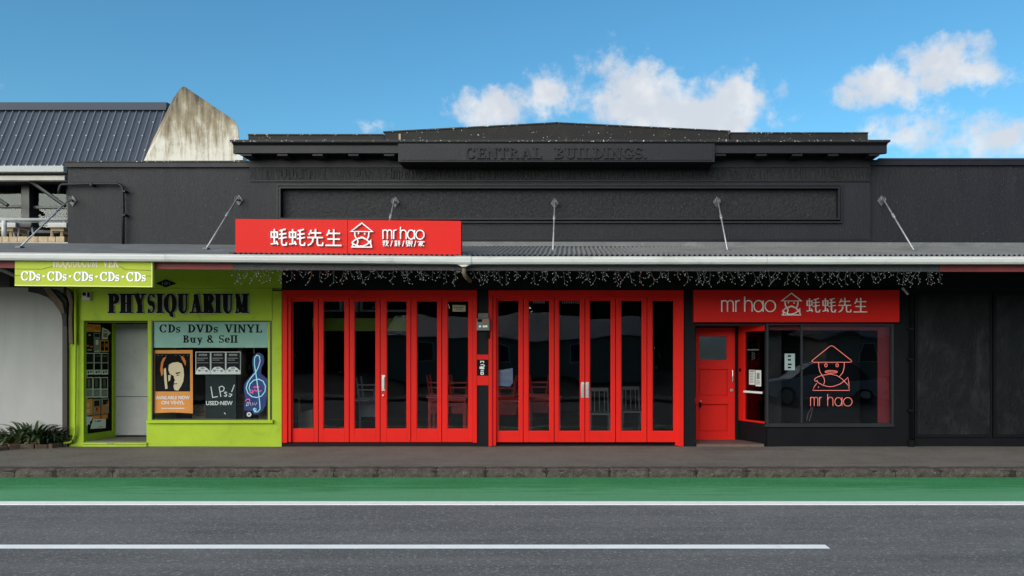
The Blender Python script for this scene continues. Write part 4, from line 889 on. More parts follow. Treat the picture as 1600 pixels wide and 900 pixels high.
MB().pbox(252, 288, 637.3, 638.7, YO - .0022, .002).obj('rule_print', K['paper'], t)
sans('· · ·    · · · ·', X(246.5, YO), X(294, YO), Z(555.8, YO), Z(554.8, YO), YO - .0042, .002, K['paper_g'], t)
for i, wd in enumerate(('left', 'middle', 'right')):
    a = 305.5 + i * 23.6
    t = thing('poster', f'{wd} black white edged poster of the triple row hung in the record shop window', 'poster', (X(a + 12), .07, Z(585)), 'triple row of window posters')
    MB().pbox(a, a + 23.2, 549.5, 584.8, .064, .003).obj('sheet', K['paper'], t)
    MB().pbox(a + 1, a + 22.4, 550.6, 579 - i * .3, .0615, .0024).obj('print', K['paper_d'], t)
    b = MB(); b.pbox(a + 5, a + 18, 553, 556, .059, .002).pbox(a + 3, a + 19, 559, 560.4, .059, .002).pbox(a + 3, a + 14, 562, 563.2, .059, .002).pbox(a + 2, a + 20, 566.4, 567.3, .059, .002); b.obj('text_print', K['paper_g'], t)
    b = MB(); b.prism([(X(a + q[0], .06), Z(q[1], .06)) for q in ((1.5, 582), (2.5, 577), (6, 573.5), (14, 573), (19, 576), (21.5, 579), (22, 582.5))], .0585, .0605); b.obj('car_print', K['paper'], t)
    b = MB(); b.pbox(a + 4, a + 8, 577.5, 580.5, .057, .001).pbox(a + 15, a + 19, 578, 581, .057, .001).pbox(a + 8, a + 14, 574.2, 576.2, .057, .001).pbox(a + 9, a + 13, 578, 579, .057, .001); b.obj('car_detail_print', K['paper_g'], t)
t = thing('chalkboard', 'dark green chalkboard reading LPs in white chalk in the record shop window', 'chalkboard', (X(345), .08, Z(656)))
YCB = .075
MB().pbox(321, 369, 586.5, 655, YCB, .012).obj('board', K['chalkboard'], t)
ch = lambda pts: [(X(230 + p[0] / 5, YCB), Z(490 + p[1] / 5, YCB)) for p in pts]
for nm, ss in (('L', [[(498, 570), (512, 655), (552, 648)]]), ('P', [[(562, 572), (576, 650)], [(560, 576), (585, 566), (602, 580), (598, 602), (570, 612)]]), ('s', [[(624, 618), (612, 612), (604, 620), (622, 634), (616, 646), (600, 642)]]), ('exclamation', [[(682, 556), (660, 612)], [(640, 626), (662, 632), (650, 648), (636, 644)]])):
    b = MB()
    for k, s in enumerate(ss): b.ribbon(ch(s), .014, YCB - .004 - k * .0004, YCB)
    b.obj('letter', K['chalk'], t)
sans('USED·NEW', X(322, YCB), X(363.5, YCB), Z(633, YCB), Z(626.5, YCB), YCB - .004, .004, K['chalk'], t, bold=.015)
MB().prism(ch([(600, 770), (612, 780), (614, 788), (604, 782)]), YCB - .004, YCB).obj('chalk_mark', K['chalk'], t)
# treble clef sign
YT = .12
t = thing('treble_clef_sign', 'blue guitar shaped sign with glowing cyan treble clef in the record shop window', 'neon sign', (X(399), YT, Z(652)))
tq = lambda pts: [(X(375 + p[0] / 7.82, YT), Z(545 + p[1] / 7.82, YT)) for p in pts]
MB().prism(tq([(165, 85), (195, 58), (235, 48), (275, 70), (292, 110), (290, 170), (262, 230), (255, 300), (300, 340), (335, 375), (330, 560), (320, 680), (270, 760), (215, 800), (165, 800), (150, 760), (55, 755), (50, 690), (65, 625), (60, 570), (45, 520), (50, 440), (80, 385), (130, 330), (165, 290), (150, 200), (150, 130)]), YT, YT + .02).obj('backboard', K['blue'], t)
b = MB(); v3 = lambda pts: [Vector((p[0], YT - .012, p[1])) for p in tq(pts)]
b.tube(v3([(165, 740), (180, 725), (200, 735), (195, 760), (175, 758), (170, 735), (185, 770), (220, 770), (250, 735), (245, 660), (228, 520), (205, 350), (180, 190), (182, 110), (210, 75), (240, 90), (250, 150), (230, 220), (195, 290), (140, 350), (95, 420), (80, 480), (100, 540), (150, 585), (210, 595), (270, 575), (310, 520), (315, 455), (285, 395), (230, 370), (170, 385), (125, 430), (115, 480), (130, 520)]), .0095, 6)
b.obj('clef_tube', K['neon_c'], t, smooth=True)
b = MB(); b.tube(v3([(125, 530), (160, 545), (150, 500), (170, 525), (185, 495), (200, 525), (225, 490), (225, 525), (265, 510)]), .010, 5).tube(v3([(170, 475), (185, 460), (200, 475), (215, 458), (240, 468)]), .009, 5).tube(v3([(70, 640), (90, 615), (120, 615), (125, 645)]), .008, 5); b.obj('pink_tube', K['neon_p'], t, smooth=True)
b = MB(); b.tube(v3([(80, 700), (95, 650), (115, 655), (105, 690), (85, 695)]), .007, 5).tube(v3([(130, 690), (128, 655)]), .007, 5).tube(v3([(150, 695), (160, 655), (172, 690), (180, 655), (190, 690), (212, 655)]), .007, 5); b.obj('white_script', K['frame_white'], t)
b = MB().pbox(381.5, 393.6, 642.5, 654.4, YT - .012, .03); b.obj('disc_sleeve', K['ink'], t)
b = MB(); c0 = Vector((X(389.7, YT), YT - .014, Z(647.4, YT))); b.tube([c0, c0 + Vector((0, -.004, 0))], .042, 16); b.obj('disc', K['paper'], t); b = MB(); b.tube([c0 + Vector((0, -.004, 0)), c0 + Vector((0, -.007, 0))], .020, 12); b.obj('disc_label', K['paper_g'], t)
MB().tube([(X(397, YT), YT, Z(552, YT)), (X(396, YT), YT, Z(503, YT))], .003, 5).obj('hanging_wire', K['outline'], t)
# crates and clutter behind the display
for (a, c_, y0, y1, lb) in ((300, 322, 640, 655, 'dark crate of records behind the orange poster'), (370, 384, 625, 655, 'crate of records between chalkboard and treble clef sign'), (404, 421, 620, 655, 'crate of records behind the treble clef sign')):
    t = thing('record_crate', lb, 'crate', (X(a, .5), .5, 0), 'record crates in the window')
    MB().pbox(a, c_, y0, y1 + 6, .35, .3).obj('crate_box', K['brown'], t); b = MB()
    xx = a + 1
    while xx < c_ - 1: b.pbox(xx, xx + .8, y0 - 6 + rs.uniform(-2, 2), y0, .36, .24); xx += 1.1
    b.obj('sleeve', K['spine'], t)
    b = MB(); [b.pbox(a, c_, q, q + 1, .345, .006) for q in (y0 + 3, y0 + 9)]; b.obj('crate_slat', K['brown_dark'], t)
t = thing('brown_pillar', 'brown timber pillar inside the record shop behind the posters', 'pillar', (X(375, .5), .5, 0)); MB().pbox(371, 378, 500, 680, .45, .2).obj('shaft', K['brown'], t); MB().pbox(369.5, 379.5, 500, 508, .44, .22).obj('capital', K['brown_dark'], t)

# ------------------------------------------------------------------ canopy
xj = X(725, -2.4); xL = X(0, -2.4)
def cpost(v):
    if v.x < xj: return Vector((v.x, v.y, v.z + .058 * (xj - v.x) / (xj - xL)))
    return v
cn = thing('canopy', 'full width street canopy with corrugated grey roof and white gutter', 'canopy', (0, -1.2, 2.9))
def cb(): b = MB(); b.post = cpost; return b
YG = -2.45; zg = lambda py: Z(py, YG)
CL, CRt = -15.5, 15.5
zf, zbk = Z(399.6, -2.32), Z(384.5) - .02
sl_c = (zbk - zf) / 2.32
xs = X(366, -2.2)
# membrane part (left) and corrugated sheets (right)
b = cb(); n = 20
for i in range(n): 
    a, c_ = CL + (xs - CL) * i / n, CL + (xs - CL) * (i + 1) / n
    b.add([(a, -2.36, zf - .01), (c_, -2.36, zf - .01), (c_, .1, zbk + .02), (a, .1, zbk + .02)], [(0, 1, 2, 3)])
b.obj('roof_membrane', K['membrane'], cn)
x = xs; pitch = .076
while x < CRt:
    nW = 11; b = cb(); vs = []; k = 0
    for i in range(nW * 6 + 1):
        xx = x + i * pitch / 6; h = .016 * math.sin(2 * math.pi * i / 6)
        vs += [(xx, -2.38, zf + h), (xx, .1, zbk + .03 + h)]
    b.add(vs, [(2 * i, 2 * i + 2, 2 * i + 3, 2 * i + 1) for i in range(nW * 6)])
    b.obj('roof_sheet', K['canopy_roof'], cn, smooth=True); x += nW * pitch
b = cb()
b.box(X(372), CRt, -.06, .02, zbk - .02, zbk + .06); b.obj('flashing', K['membrane'], cn)
# gutter
gp = [(YG, zg(412.3)), (YG - .02, zg(409.5)), (YG - .028, zg(404.5)), (YG - .012, zg(402.6)), (YG - .022, zg(400.6)), (YG + .015, zg(400.6)), (YG + .02, zg(409)), (YG + .12, zg(409)), (YG + .125, zg(412.3))]
for a, c_ in ((CL, X(259, YG)), (X(259, YG) + .004, xj - .06), (xj + .06, X(1198, YG)), (X(1198, YG) + .004, CRt)):
    b = cb(); b.xprism(gp, a, c_); b.obj('gutter', K['white'], cn)
b = cb(); gp2 = [(y - .012 if y < -2.4 else y, z + (.004 if z > zg(405) else -.006)) for y, z in gp]; b.xprism(gp2, xj - .11, xj + .11); b.obj('gutter_outlet', K['white'], cn)
b = MB().prism([(xj - .09, zg(412.8)), (xj + .09, zg(412.8)), (xj + .03, zg(416.5)), (xj - .03, zg(416.5))], YG + .0, YG + .11); b.obj('outlet_hopper', K['white'], cn)
b = MB(); b.tube([(xj, YG + .06, zg(416)), (xj, YG + .06, zg(426)), (xj + .02, YG + .10, zg(431)), (xj + .06, YG + .3, zg(436))], .032, 8); b.obj('outlet_pipe', K['brown'], cn, smooth=True)
# fascia boards under the gutter
YFc = -2.30
for a, c_, m in ((CL, X(364, YFc), 'red_dark'), (X(364, YFc), X(1468, YFc), 'beam'), (X(1468, YFc), CRt, 'red_dark')):
    b = cb(); b.box(a + .002, c_ - .002, YFc, YFc + .06, Z(424.5, YFc), Z(409.5, YFc)); b.obj('fascia_board', K[m], cn)
    b = cb(); b.box(a + .002, c_ - .002, YFc - .012, YFc, Z(413.5, YFc), Z(410, YFc)); b.obj('fascia_bead', K[m], cn)
# underside, following the slope; out of view, kept pale to bounce light
b = cb(); zz0 = Z(412, YFc)
b.add([(CL, YFc + .06, zz0), (CRt, YFc + .06, zz0), (CRt, .0, zbk - .10), (CL, .0, zbk - .10)], [(3, 2, 1, 0)]); b.obj('soffit', K['soffit_bounce'], cn)
for px in range(-20, 1700, 125):
    b = cb(); xx = X(px, -1.2); zq0 = Z(413, YFc); b.add([(xx - .03, YFc + .06, zq0 - .11), (xx + .03, YFc + .06, zq0 - .11), (xx + .03, -.01, zbk - .24), (xx - .03, -.01, zbk - .24), (xx - .03, YFc + .06, zq0), (xx + .03, YFc + .06, zq0), (xx + .03, -.01, zbk - .11), (xx - .03, -.01, zbk - .11)], [(0, 3, 2, 1), (4, 5, 6, 7), (0, 1, 5, 4), (1, 2, 6, 5), (2, 3, 7, 6), (3, 0, 4, 7)]); b.obj('rafter', K['soffit_bounce'], cn)
# tie rods
YR = -1.34
lb = ['leftmost tie rod, fixed at the left edge of the black wall', 'tie rod just left of the upper red sign, with a turnbuckle', 'tie rod disappearing behind the upper red sign', 'middle tie rod, nearly upright, right of the upper red sign', 'tie rod second from the right, leaning slightly outward', 'rightmost tie rod, on the plain right hand wall']
for (px, py, qx, qy, Yw), l in zip(((114, 314, 31, 391, .1), (374, 313, 322, 394, .1), (618, 316, 598, 396, .045), (867, 318, 864, 396.5, .045), (1120, 316, 1137, 397, .045), (1377, 314, 1429, 395.5, .1)), lb):
    yw = Yw; t = thing('tie_rod', 'galvanised ' + l, 'tie rod', (X(px, yw), yw, Z(py, yw)), 'tie rods holding up the canopy')
    c0 = Vector((X(px, yw), yw, Z(py, yw)))
    MB().prism([(c0.x, c0.z - .10), (c0.x + .075, c0.z), (c0.x, c0.z + .10), (c0.x - .075, c0.z)], yw - .015, yw + .03).obj('wall_plate', K['dark_steel'], t, bevel=.004)
    b = MB(); e = c0 + Vector((0, -.10, .01)); b.tube([c0 + Vector((0, 0, .0)), e], .02, 8); b.tube([e + Vector((.04 * math.cos(a), 0, .04 * math.sin(a))) for a in [k * math.pi / 5 for k in range(11)]], .011, 6); b.obj('eye_bolt', K['dark_steel'], t)
    yr = YR; q = Vector((X(qx, yr), yr, Z(qy, yr))); zz = zf + sl_c * (yr + 2.36) + (.058 * (xj - q.x) / (xj - xL) if q.x < xj else 0); q.z = zz
    MB().tube([e, q], .0125, 8).obj('rod', K['rod'], t, smooth=True)
    m = e.lerp(q, .34); dd = (q - e).normalized(); MB().tube([m - dd * .07, m - dd * .05, m + dd * .05, m + dd * .07], [.012, .022, .022, .012], 8).obj('turnbuckle', K['rod'], t)
    MB().box(q.x - .04, q.x + .04, q.y - .05, q.y + .05, q.z - .012, q.z + .02).obj('foot_plate', K['dark_steel'], t)
# icicle lights
li = thing('light_string', 'string of unlit icicle fairy lights hanging along the dark canopy fascia', 'fairy lights', (X(915, -2.3), -2.36, Z(425, -2.3)))
wire = mat('fairy_light_wire', (.055, .055, .054), .5, .1); bulb = mat('clear_fairy_bulb', (.20, .20, .19), .3, .1); bulb_r = mat('red_fairy_bulb', (.6, .12, .06), .3, .1)
YL = -2.335; rl = random.Random(21)
b = MB(); pts = []; px = 360
while px < 1470: pts.append((X(px, YL), YL, Z(413.5 + 1.4 * math.sin(px * .11) + rl.uniform(-1.0, 1.5), YL))); px += 7
b.post = cpost; b.tube(pts, .0045, 4); b.obj('main_wire', wire, li)
px = 366
while px < 1466:
    b = MB(); b.post = cpost; x0, z0 = X(px, YL), Z(414, YL); ln = rl.choice((7, 10, 14, 18, 21)) / 105; p = [(x0, YL, z0)]; xx = x0; zz = z0 
    ns = rl.randint(4, 6)
    for k in range(ns):
        xx += rl.uniform(-.028, .028); zz -= (.10 + ln * .9) / ns; p.append((xx, YL + rl.uniform(-.02, .01), zz))
    b.k = 0; b.tube(p, .0022, 4, False)
    red_run = 440 < px < 530 or 970 < px < 1075
    for q in p[2:]:
        s = rl.choice((-1, 1)); e = (q[0] + s * rl.uniform(.02, .055), q[1] - rl.uniform(-.01, .02), q[2] - rl.uniform(.01, .05)); b.k = 0; b.tube([q, e], .0019, 4, False)
        b.k = 2 if red_run and rl.random() < .25 else 1; b.blob(e, (.0052, .0052, .008), 5, 3)
    b.k = 1; b.blob(p[-1], (.0052, .0052, .008), 5, 3)
    b.obj('light_strand', [wire, bulb, bulb_r], li); px += rl.uniform(7.0, 12.0)

# ------------------------------------------------------------------ upper red sign standing on the canopy
YU = -2.30
t = thing('shop_sign', 'long red sign box with white raised lettering standing on the canopy edge', 'sign', (X(544, YU), YU, Z(398, YU)))
def upost(v): return Vector((v.x, v.y, v.z - .0088 * (v.x - X(544, YU))))
def ub(): b = MB(); b.post = upost; return b
for a, c_ in ((367.8, 542.8), (543.3, 720.5)):
    b = ub(); b.pbox(a, c_, 343.6, 398.3, YU, .14); b.obj('sign_board', K['red_sign'], t, bevel=.003)
su = YU - .035
def reshape(o):      # follow the slight tilt of the board
    wx = wloc(o)
    for v in o.data.vertices: v.co.z -= .0088 * (wx.x + v.co.x - X(544, YU))
n0 = len(t.children)
for i, ch_ in enumerate(('hao', 'hao', 'xian', 'sheng')):
    a = 422.5 + i * 28.6
    strokes('letter', CJK[ch_], X(a, su), X(a + 25.2, su), Z(385, su), Z(358.2, su), .020, su, .034, K['white_letter'], t)
logo(X(548.2, su), X(582.2, su), Z(386.2, su), Z(348.2, su), .0165, su, .034, K['white_letter'], t)
mrhao(X(598.3, su), X(662.5, su), Z(372.8, su), Z(358.6, su), .0155, su, .034, K['white_letter'], t)
for i, ch_ in enumerate(('small_a', 'slash', 'small_b', 'slash', 'small_c', 'slash', 'small_d')):
    a = 597.8 + i * 9.25
    wq = (a, a + 9.2) if i % 2 == 0 else (a + 2.5, a + 6.5)
    strokes('letter', CJK[ch_], X(wq[0], su), X(wq[1], su), Z(384.2, su), Z(375.2, su), .0095 if i % 2 == 0 else .012, su, .02, K['white_letter'], t)
for o in list(t.children):
    if o.name.startswith('sign_board'): continue
    reshape(o)
b = MB()
for px in (400, 545, 690): b.tube([(X(px, YU), YU + .13, Z(392, YU)), (X(px, -1.7), -1.7, Z(396, -1.7))], .018, 6)
b.obj('support_strut', K['dark_steel'], t)

# ------------------------------------------------------------------ hanging green sign
YH = -2.375
t = thing('hanging_sign', 'lime green board sign with white serif CDs lettering hung below the gutter', 'sign', (X(130, YH), YH, Z(447, YH)))
def hb(): return MB()
MB().prism([(X(22.8, YH), Z(446, YH)), (X(238, YH), Z(448.2, YH)), (X(238, YH), Z(405, YH)), (X(23.3, YH), Z(403, YH))], YH, YH + .05).obj('sign_panel', K['green_sign'], t, bevel=.003)
b = MB().prism([(X(23.2, YH), Z(446.6, YH)), (X(238.3, YH), Z(448.8, YH)), (X(238.3, YH), Z(447.3, YH)), (X(23.2, YH), Z(445.1, YH))], YH - .006, YH + .05).prism([(X(236.9, YH), Z(447.2, YH)), (X(238.3, YH), Z(447.2, YH)), (X(238.3, YH), Z(407, YH)), (X(236.9, YH), Z(407, YH))], YH - .005, YH + .05)
b.obj('sign_edge', mat('pale_lime_edge', (.60, .66, .16), .5, .1), t)
jl = lambda pts: [(X(p[0], YH), Z(p[1], YH)) for p in pts]; mj = mat('dark_green_joint', (.10, .13, .01), .7, .1)
for q in ([(23, 420.3), (66, 420.5), (83, 416)], [(187, 416), (196, 421.2), (238, 422.6)], [(23.5, 430.5), (33, 430.6)], [(227, 431), (237, 431.5)]): MB().ribbon(jl(q), .008, YH - .003, YH).obj('joint_line', mj, t)
px = 33
for i in range(5):
    serif_text('CDs', X(px, YH), X(px + 30.5, YH), Z(438.3 + i * .35, YH), Z(424.0 + i * .35, YH), YH - .006, .006, K['white_letter'], t, T=.17, t=.075, W=.85, gap=.03, grow=.03, gm=K['outline'], grow_d=.003)
    if i < 4: MB().prism([(X(px + q[0], YH), Z(q[1] + i * .35, YH)) for q in ((33.5, 431), (36, 429.8), (38.2, 431), (35.6, 434))], YH - .006, YH).obj('dot', K['white_letter'], t)
    px += 41.2
serif_text('HOQUOUCUM', X(83, YH), X(153, YH), Z(417.4, YH), Z(404.5, YH), YH - .0045, .0045, K['cream'], t, T=.17, t=.07, W=.9, gap=.02, grow=.03, gm=K['outline'], grow_d=.002)
serif_text('VER', X(161, YH), X(186, YH), Z(417.8, YH), Z(404.8, YH), YH - .0045, .0045, K['cream'], t, T=.17, t=.07, W=.9, gap=.02, grow=.03, gm=K['outline'], grow_d=.002)

# ------------------------------------------------------------------ left neighbour: grey wall, post, bracket
t = thing('grey_wall', 'plain grey rendered wall left of the lime green shop behind the leafy plants', 'wall', (X(40, .25), .25, 0))
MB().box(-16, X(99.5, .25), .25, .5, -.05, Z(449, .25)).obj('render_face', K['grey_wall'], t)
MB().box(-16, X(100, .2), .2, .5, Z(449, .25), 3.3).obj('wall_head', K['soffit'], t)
t = thing('canopy_post', 'dark brown post with curved timber brace at the left end of the green shop', 'post', (X(101), -.05, 0))
MB().pbox(97.3, 104.6, 478, 698, -.06, .3).obj('shaft', K['brown_dark'], t)
yb_ = -.12
br = [(44, 456), (60, 459), (75, 465), (88, 477), (96, 492), (99, 510)]
b = MB(); 
for i in range(len(br) - 1):
    pass
b.prism([(X(p[0], yb_), Z(p[1], yb_)) for p in br + [(104, 510), (104, 470), (96, 460), (84, 452), (70, 449), (44, 449)]], yb_, yb_ + .12); b.obj('brace', K['soffit'], t)
b = MB().prism([(X(p[0], -.1), Z(p[1], -.1)) for p in ((70, 449), (80, 449), (101, 474), (104, 490), (99, 490))], -.16, -.10); b.obj('strut', K['brown'], t)
b = MB().prism([(X(p[0], -.08), Z(p[1], -.08)) for p in ((105, 450), (111, 456), (114.5, 470), (113.5, 500), (115, 538), (108.5, 538), (107.5, 500), (109, 474), (104, 458))], -.10, -.02); b.obj('carved_bracket', K['brown'], t, bevel=.01)
b = MB().prism([(X(p[0], -.2), Z(p[1], -.2)) for p in ((-5, 420), (8, 424), (24, 431), (24, 449), (-5, 447))], -.35, -.2); b.obj('head_beam', K['brown_dark'], t)
b = MB(); b.tube([(X(-6, -.4), -.4, Z(419, -.4)), (X(8, -.4), -.4, Z(424, -.4)), (X(24, -.4), -.4, Z(431, -.4))], .03, 8); b.obj('pale_pipe', K['cyma'], t)

# ------------------------------------------------------------------ planting bed
g = MB()
bed = [(-16, .24), (X(99), .24), (X(99), -.02), (X(85, -.16), -.16), (X(60, -.27), -.27), (X(30, -.33), -.33), (X(8, -.50), -.50), (X(-15, -.7), -.7), (-16, -.9)]
g.add([(x, y, .05 + .02 * math.sin(i * 2.1)) for i, (x, y) in enumerate(bed)] + [(x, y - .02, -.03) for x, y in bed], [tuple(range(len(bed) - 1, -1, -1))] + [(i, i + 1, len(bed) + i + 1, len(bed) + i) for i in range(len(bed) - 1)]); g = g.obj('garden_bed', K['soil']); tag(g, kind='structure')
ede = thing('bed_edging', 'curved edging of old brown bricks round the plant bed by the grey wall', 'edging', (X(50, -.3), -.3, 0))
pe = [(-10.9, -.86), (X(-15, -.72), -.72), (X(8, -.52), -.52), (X(30, -.35), -.35), (X(60, -.29), -.29), (X(85, -.18), -.18), (X(99), -.05)]
def along(ps, s):
    for i in range(len(ps) - 1):
        a, b_ = Vector(ps[i]), Vector(ps[i + 1]); l = (b_ - a).length
        if s <= l: return a + (b_ - a) * s / l, (b_ - a).normalized()
        s -= l
    return None, None
s = .0; rb = random.Random(2)
while True:
    L = rb.uniform(.17, .24); p, d_ = along(pe, s + L / 2)
    if p is None: break
    ang = math.atan2(d_.y, d_.x) + rb.uniform(-.08, .08); b = MB(Matrix.Translation((p.x, p.y, 0)) @ Matrix.Rotation(ang, 4, 'Z') @ Matrix.Rotation(rb.uniform(-.06, .06), 4, 'Y'))
    h = rb.uniform(.055, .085); b.box(-L / 2 + .006, L / 2 - .006, -.045, .045, -.03, h); b.obj('brick', rb.choice((K['brick'], K['brick'], K['kerb'])), ede, bevel=.012); s += L
lt = MB(); 
for k in range(90):
    p, d_ = along(pe, rb.uniform(.1, 1.9)); 
    if p is None: continue
    c0 = Vector((p.x, p.y + rb.uniform(-.02, .22), rb.uniform(.07, .10))); a = rb.uniform(0, 6.28); l = rb.uniform(.04, .09); u = Vector((math.cos(a), math.sin(a), rb.uniform(-.2, .3))) * l; v = Vector((-math.sin(a), math.cos(a), rb.uniform(-.2, .2))) * l * .35
    lt.add([c0 - u, c0 + v, c0 + u, c0 - v], [(0, 1, 2, 3)])
lt = lt.obj('leaf_litter', K['litter']); tag(lt, 'dry orange brown leaf litter scattered along the brick edged plant bed', 'leaf litter', kind='stuff')
# strap leaved plants
def leaf_mesh(L, wd, bend, twist, seed):
    r_ = random.Random(seed); me = bpy.data.meshes.new('leaf'); vs = []; fs = []; n = 6
    x = z = 0; ang = R(80)
    for i in range(n + 1):
        f = i / n; w_ = wd * (math.sin(math.pi * min(1, .18 + f * .82)) ** .7) * (1 if f < 1 else .05)
        vs += [(x, -w_ / 2, z + w_ * .22), (x, 0, z), (x, w_ / 2, z + w_ * .22)]
        ang -= bend * (.4 + f) / n * 1.3; x += math.cos(ang) * L / n; z += math.sin(ang) * L / n
    for i in range(n):
        a = i * 3; fs += [(a, a + 3, a + 4, a + 1), (a + 1, a + 4, a + 5, a + 2)]
    me.from_pydata(vs, [], fs); me.polygons.foreach_set('use_smooth', [True] * len(fs)); return me
rp = random.Random(8)
def plant(px, Y, h, spread, n, label, m):
    t = thing('strappy_plant', label, 'plant', (X(px, Y), Y, .05), 'strappy plants by the grey wall')
    ms = []
    for k in range(5):
        me = leaf_mesh(h * rp.uniform(.85, 1.15), h * .105, rp.uniform(.9, 2.4), 0, k); me.materials.append(m); ms.append(me)
    for i in range(n):
        o = bpy.data.objects.new('leaf', rp.choice(ms)); COL.objects.link(o); o.parent = t; a = rp.uniform(0, 2 * math.pi); rad = spread * math.sqrt(rp.random())
        o.location = (math.cos(a) * rad * 1.2, math.sin(a) * rad * .5, rp.uniform(-.02, .04)); o.rotation_euler = (rp.uniform(-.3, .3), rp.uniform(-.25, .55), a + rp.uniform(-.6, .6)); s_ = rp.uniform(.55, 1.1); o.scale = (s_, s_, s_)
plant(22, -.22, .40, .17, 110, 'low strappy plant at the far left of the bed by the grey wall', K['leaf'])
plant(51, -.12, .50, .22, 170, 'tallest strappy plant in the middle of the bed by the grey wall', K['leaf'])
plant(84, -.06, .40, .14, 100, 'darker strappy plant at the right of the bed beside the brown post', K['leaf_d'])

# ------------------------------------------------------------------ pipes on the wall
t = thing('wall_conduit', 'black conduit pipe bent across the upper left corner of the black wall', 'pipe', (X(192, .05), .05, Z(383)))
yk = .02; pk = [(92, 303), (92.5, 296), (94, 291), (97, 288.3), (140, 287.4), (184, 287.5), (189, 289.5), (192, 294), (192.5, 330), (192.5, 386)]
MB().tube([(X(a, yk), yk, Z(b_, yk)) for a, b_ in pk], .026, 8).obj('pipe', K['trim'], t, smooth=True)
b = MB(); [b.pbox(190, 195.2, py, py + 3, yk - .035, .12) for py in (297, 334)]; b.pbox(140, 143, 285, 290, yk - .035, .12); b.obj('pipe_clip', K['trim'], t)
t = thing('downpipe', 'black downpipe between the right window pier and the boarded black panels', 'downpipe', (X(1424), -.05, 0))
yk = -.05; MB().tube([(X(1412, -.6), -.6, Z(447, -.6)), (X(1419, -.2), -.2, Z(457, -.2)), (X(1424, yk), yk, Z(462, yk)), (X(1424, yk), yk, Z(692, yk))], .030, 10).obj('pipe', K['black_low'], t, smooth=True)
b = MB(); [b.pbox(1420, 1428, py, py + 3, yk - .035, .08) for py in (512, 560, 640)]; b.obj('pipe_clip', K['black_low'], t)
MB().pbox(1421, 1429, 688, 698.5, yk - .045, .1).obj('pipe_shoe', K['ink'], t, bevel=.006)
b = MB(); b.tube([(X(1410, -.7), -.7, Z(450, -.7)), (X(1419, -.7), -.7, Z(460, -.7))], .022, 8); b.obj('pale_elbow', K['rod'], t)

# ------------------------------------------------------------------ neighbour's upper storey
nb = thing('neighbour_building', 'upper storey with slate blue ribbed steel roof and white gutter behind the black wall', 'building', (-11, 3, 0))
YE_ = 1.0; ze = Z(263, YE_); hr = 1.352; rn_ = .67
sd = Vector((0, rn_, hr)).normalized(); slen = math.hypot(rn_, hr); nn = Vector((0, -hr, rn_)).normalized()
pitch = .136; xx = -15.2; proto = None
xroof1 = X(252, 1.4)
while xx < xroof1:
    if proto is None:
        b = MB(); P = lambda u, s_, n_: (xx + u, YE_ + sd.y * s_ + nn.y * n_, ze + sd.z * s_ + nn.z * n_)
        def sheet(u0, u1, n0, n1, k): b.k = k; b.add([P(u0, 0, n0), P(u1, 0, n1), P(u1, slen, n1), P(u0, slen, n0)], [(0, 1, 2, 3)])
        sheet(0, .016, 0, .026, 1); sheet(.016, .032, .026, .026, 1); sheet(.032, .048, .026, 0, 1); sheet(.048, pitch, 0, 0, 0)
        b.add([P(.0, 0, 0), P(.016, 0, .026), P(.032, 0, .026), P(.048, 0, 0)], [(0, 3, 2, 1)])
        proto = b.obj('roof_panel', [K['roof'], K['rib']], nb); base_loc = proto.location.copy(); x_first = xx
    else: dup(proto, nb, base_loc + Vector((xx - x_first, 0, 0)))
    xx += pitch
scw = MB(); k = 0; xx = x_first
while xx < xroof1:
    for s_ in (.05, .42, .78, 1.12): 
        off = .045 if (int((xx - x_first) / pitch + .5) % 2 == (0 if s_ in (.42, 1.12) else 1)) or s_ == .05 else None
        if off is None: continue
        p = Vector((xx + .024, YE_, ze)) + sd * s_ + nn * .027; scw.box(p.x - .010, p.x + .010, p.y - .010, p.y + .008, p.z - .010, p.z + .010)
    xx += pitch
scw.obj('roof_screw', K['cyma'], nb, stuff=True)
ztop = ze + hr; yt_ = YE_ + rn_
MB().xprism([(yt_ - .09, ztop - .06), (yt_ - .06, ztop + .10), (yt_ + .25, ztop + .12), (yt_ + .25, ztop - .06)], -15.2, xroof1).obj('ridge_cap', K['roof'], nb)
MB().xprism([(YE_ - .02, ze - .10), (YE_ - .12, ze - .09), (YE_ - .13, ze + .02), (YE_ + .0, ze + .02)], -15.2, X(105.5, YE_)).obj('gutter', mat('grey_white_gutter', (.38, .385, .39), .45, .06), nb)
MB().box(-15.2, X(105, YE_), YE_ + .02, YE_ + .5, ze - .2, ze - .02).obj('soffit', K['soffit'], nb)
MB().box(-15.2, X(104.5, YE_ + .05), YE_ - .02, YE_ + .12, Z(281.8, YE_), Z(275, YE_)).obj('head_beam', K['cyma'], nb)
YW2 = 1.6
MB().box(-15.2, X(215, 2), 2.9, 3.1, 3.0, 6.2).obj('inner_wall', K['room'], nb)
MB().box(-15.2, X(106) - .15, 1.2, 2.9, 5.12, 5.3).obj('inner_ceiling', K['room'], nb)
wz = lambda p: Z(p, YW2)
for a, c_, y0, y1 in ((-60, 33, 289.5, 320), (46, 103.5, 284, 321.5)):
    w_ = MB().pbox(a - 3, a, y0 - 4, y1 + 4, YW2 - .02, .08).pbox(c_, c_ + 3, y0 - 4, y1 + 4, YW2 - .02, .08).pbox(a, c_, y0 - 5, y0, YW2 - .02, .08).pbox(a, c_, y1, y1 + 4, YW2 - .02, .08)
    wo_ = w_.obj('window', K['dark_frame'], nb); MB().pbox(a, c_, y0, y1, YW2 + .02, .01).obj('pane', K['sky_glass'], wo_)
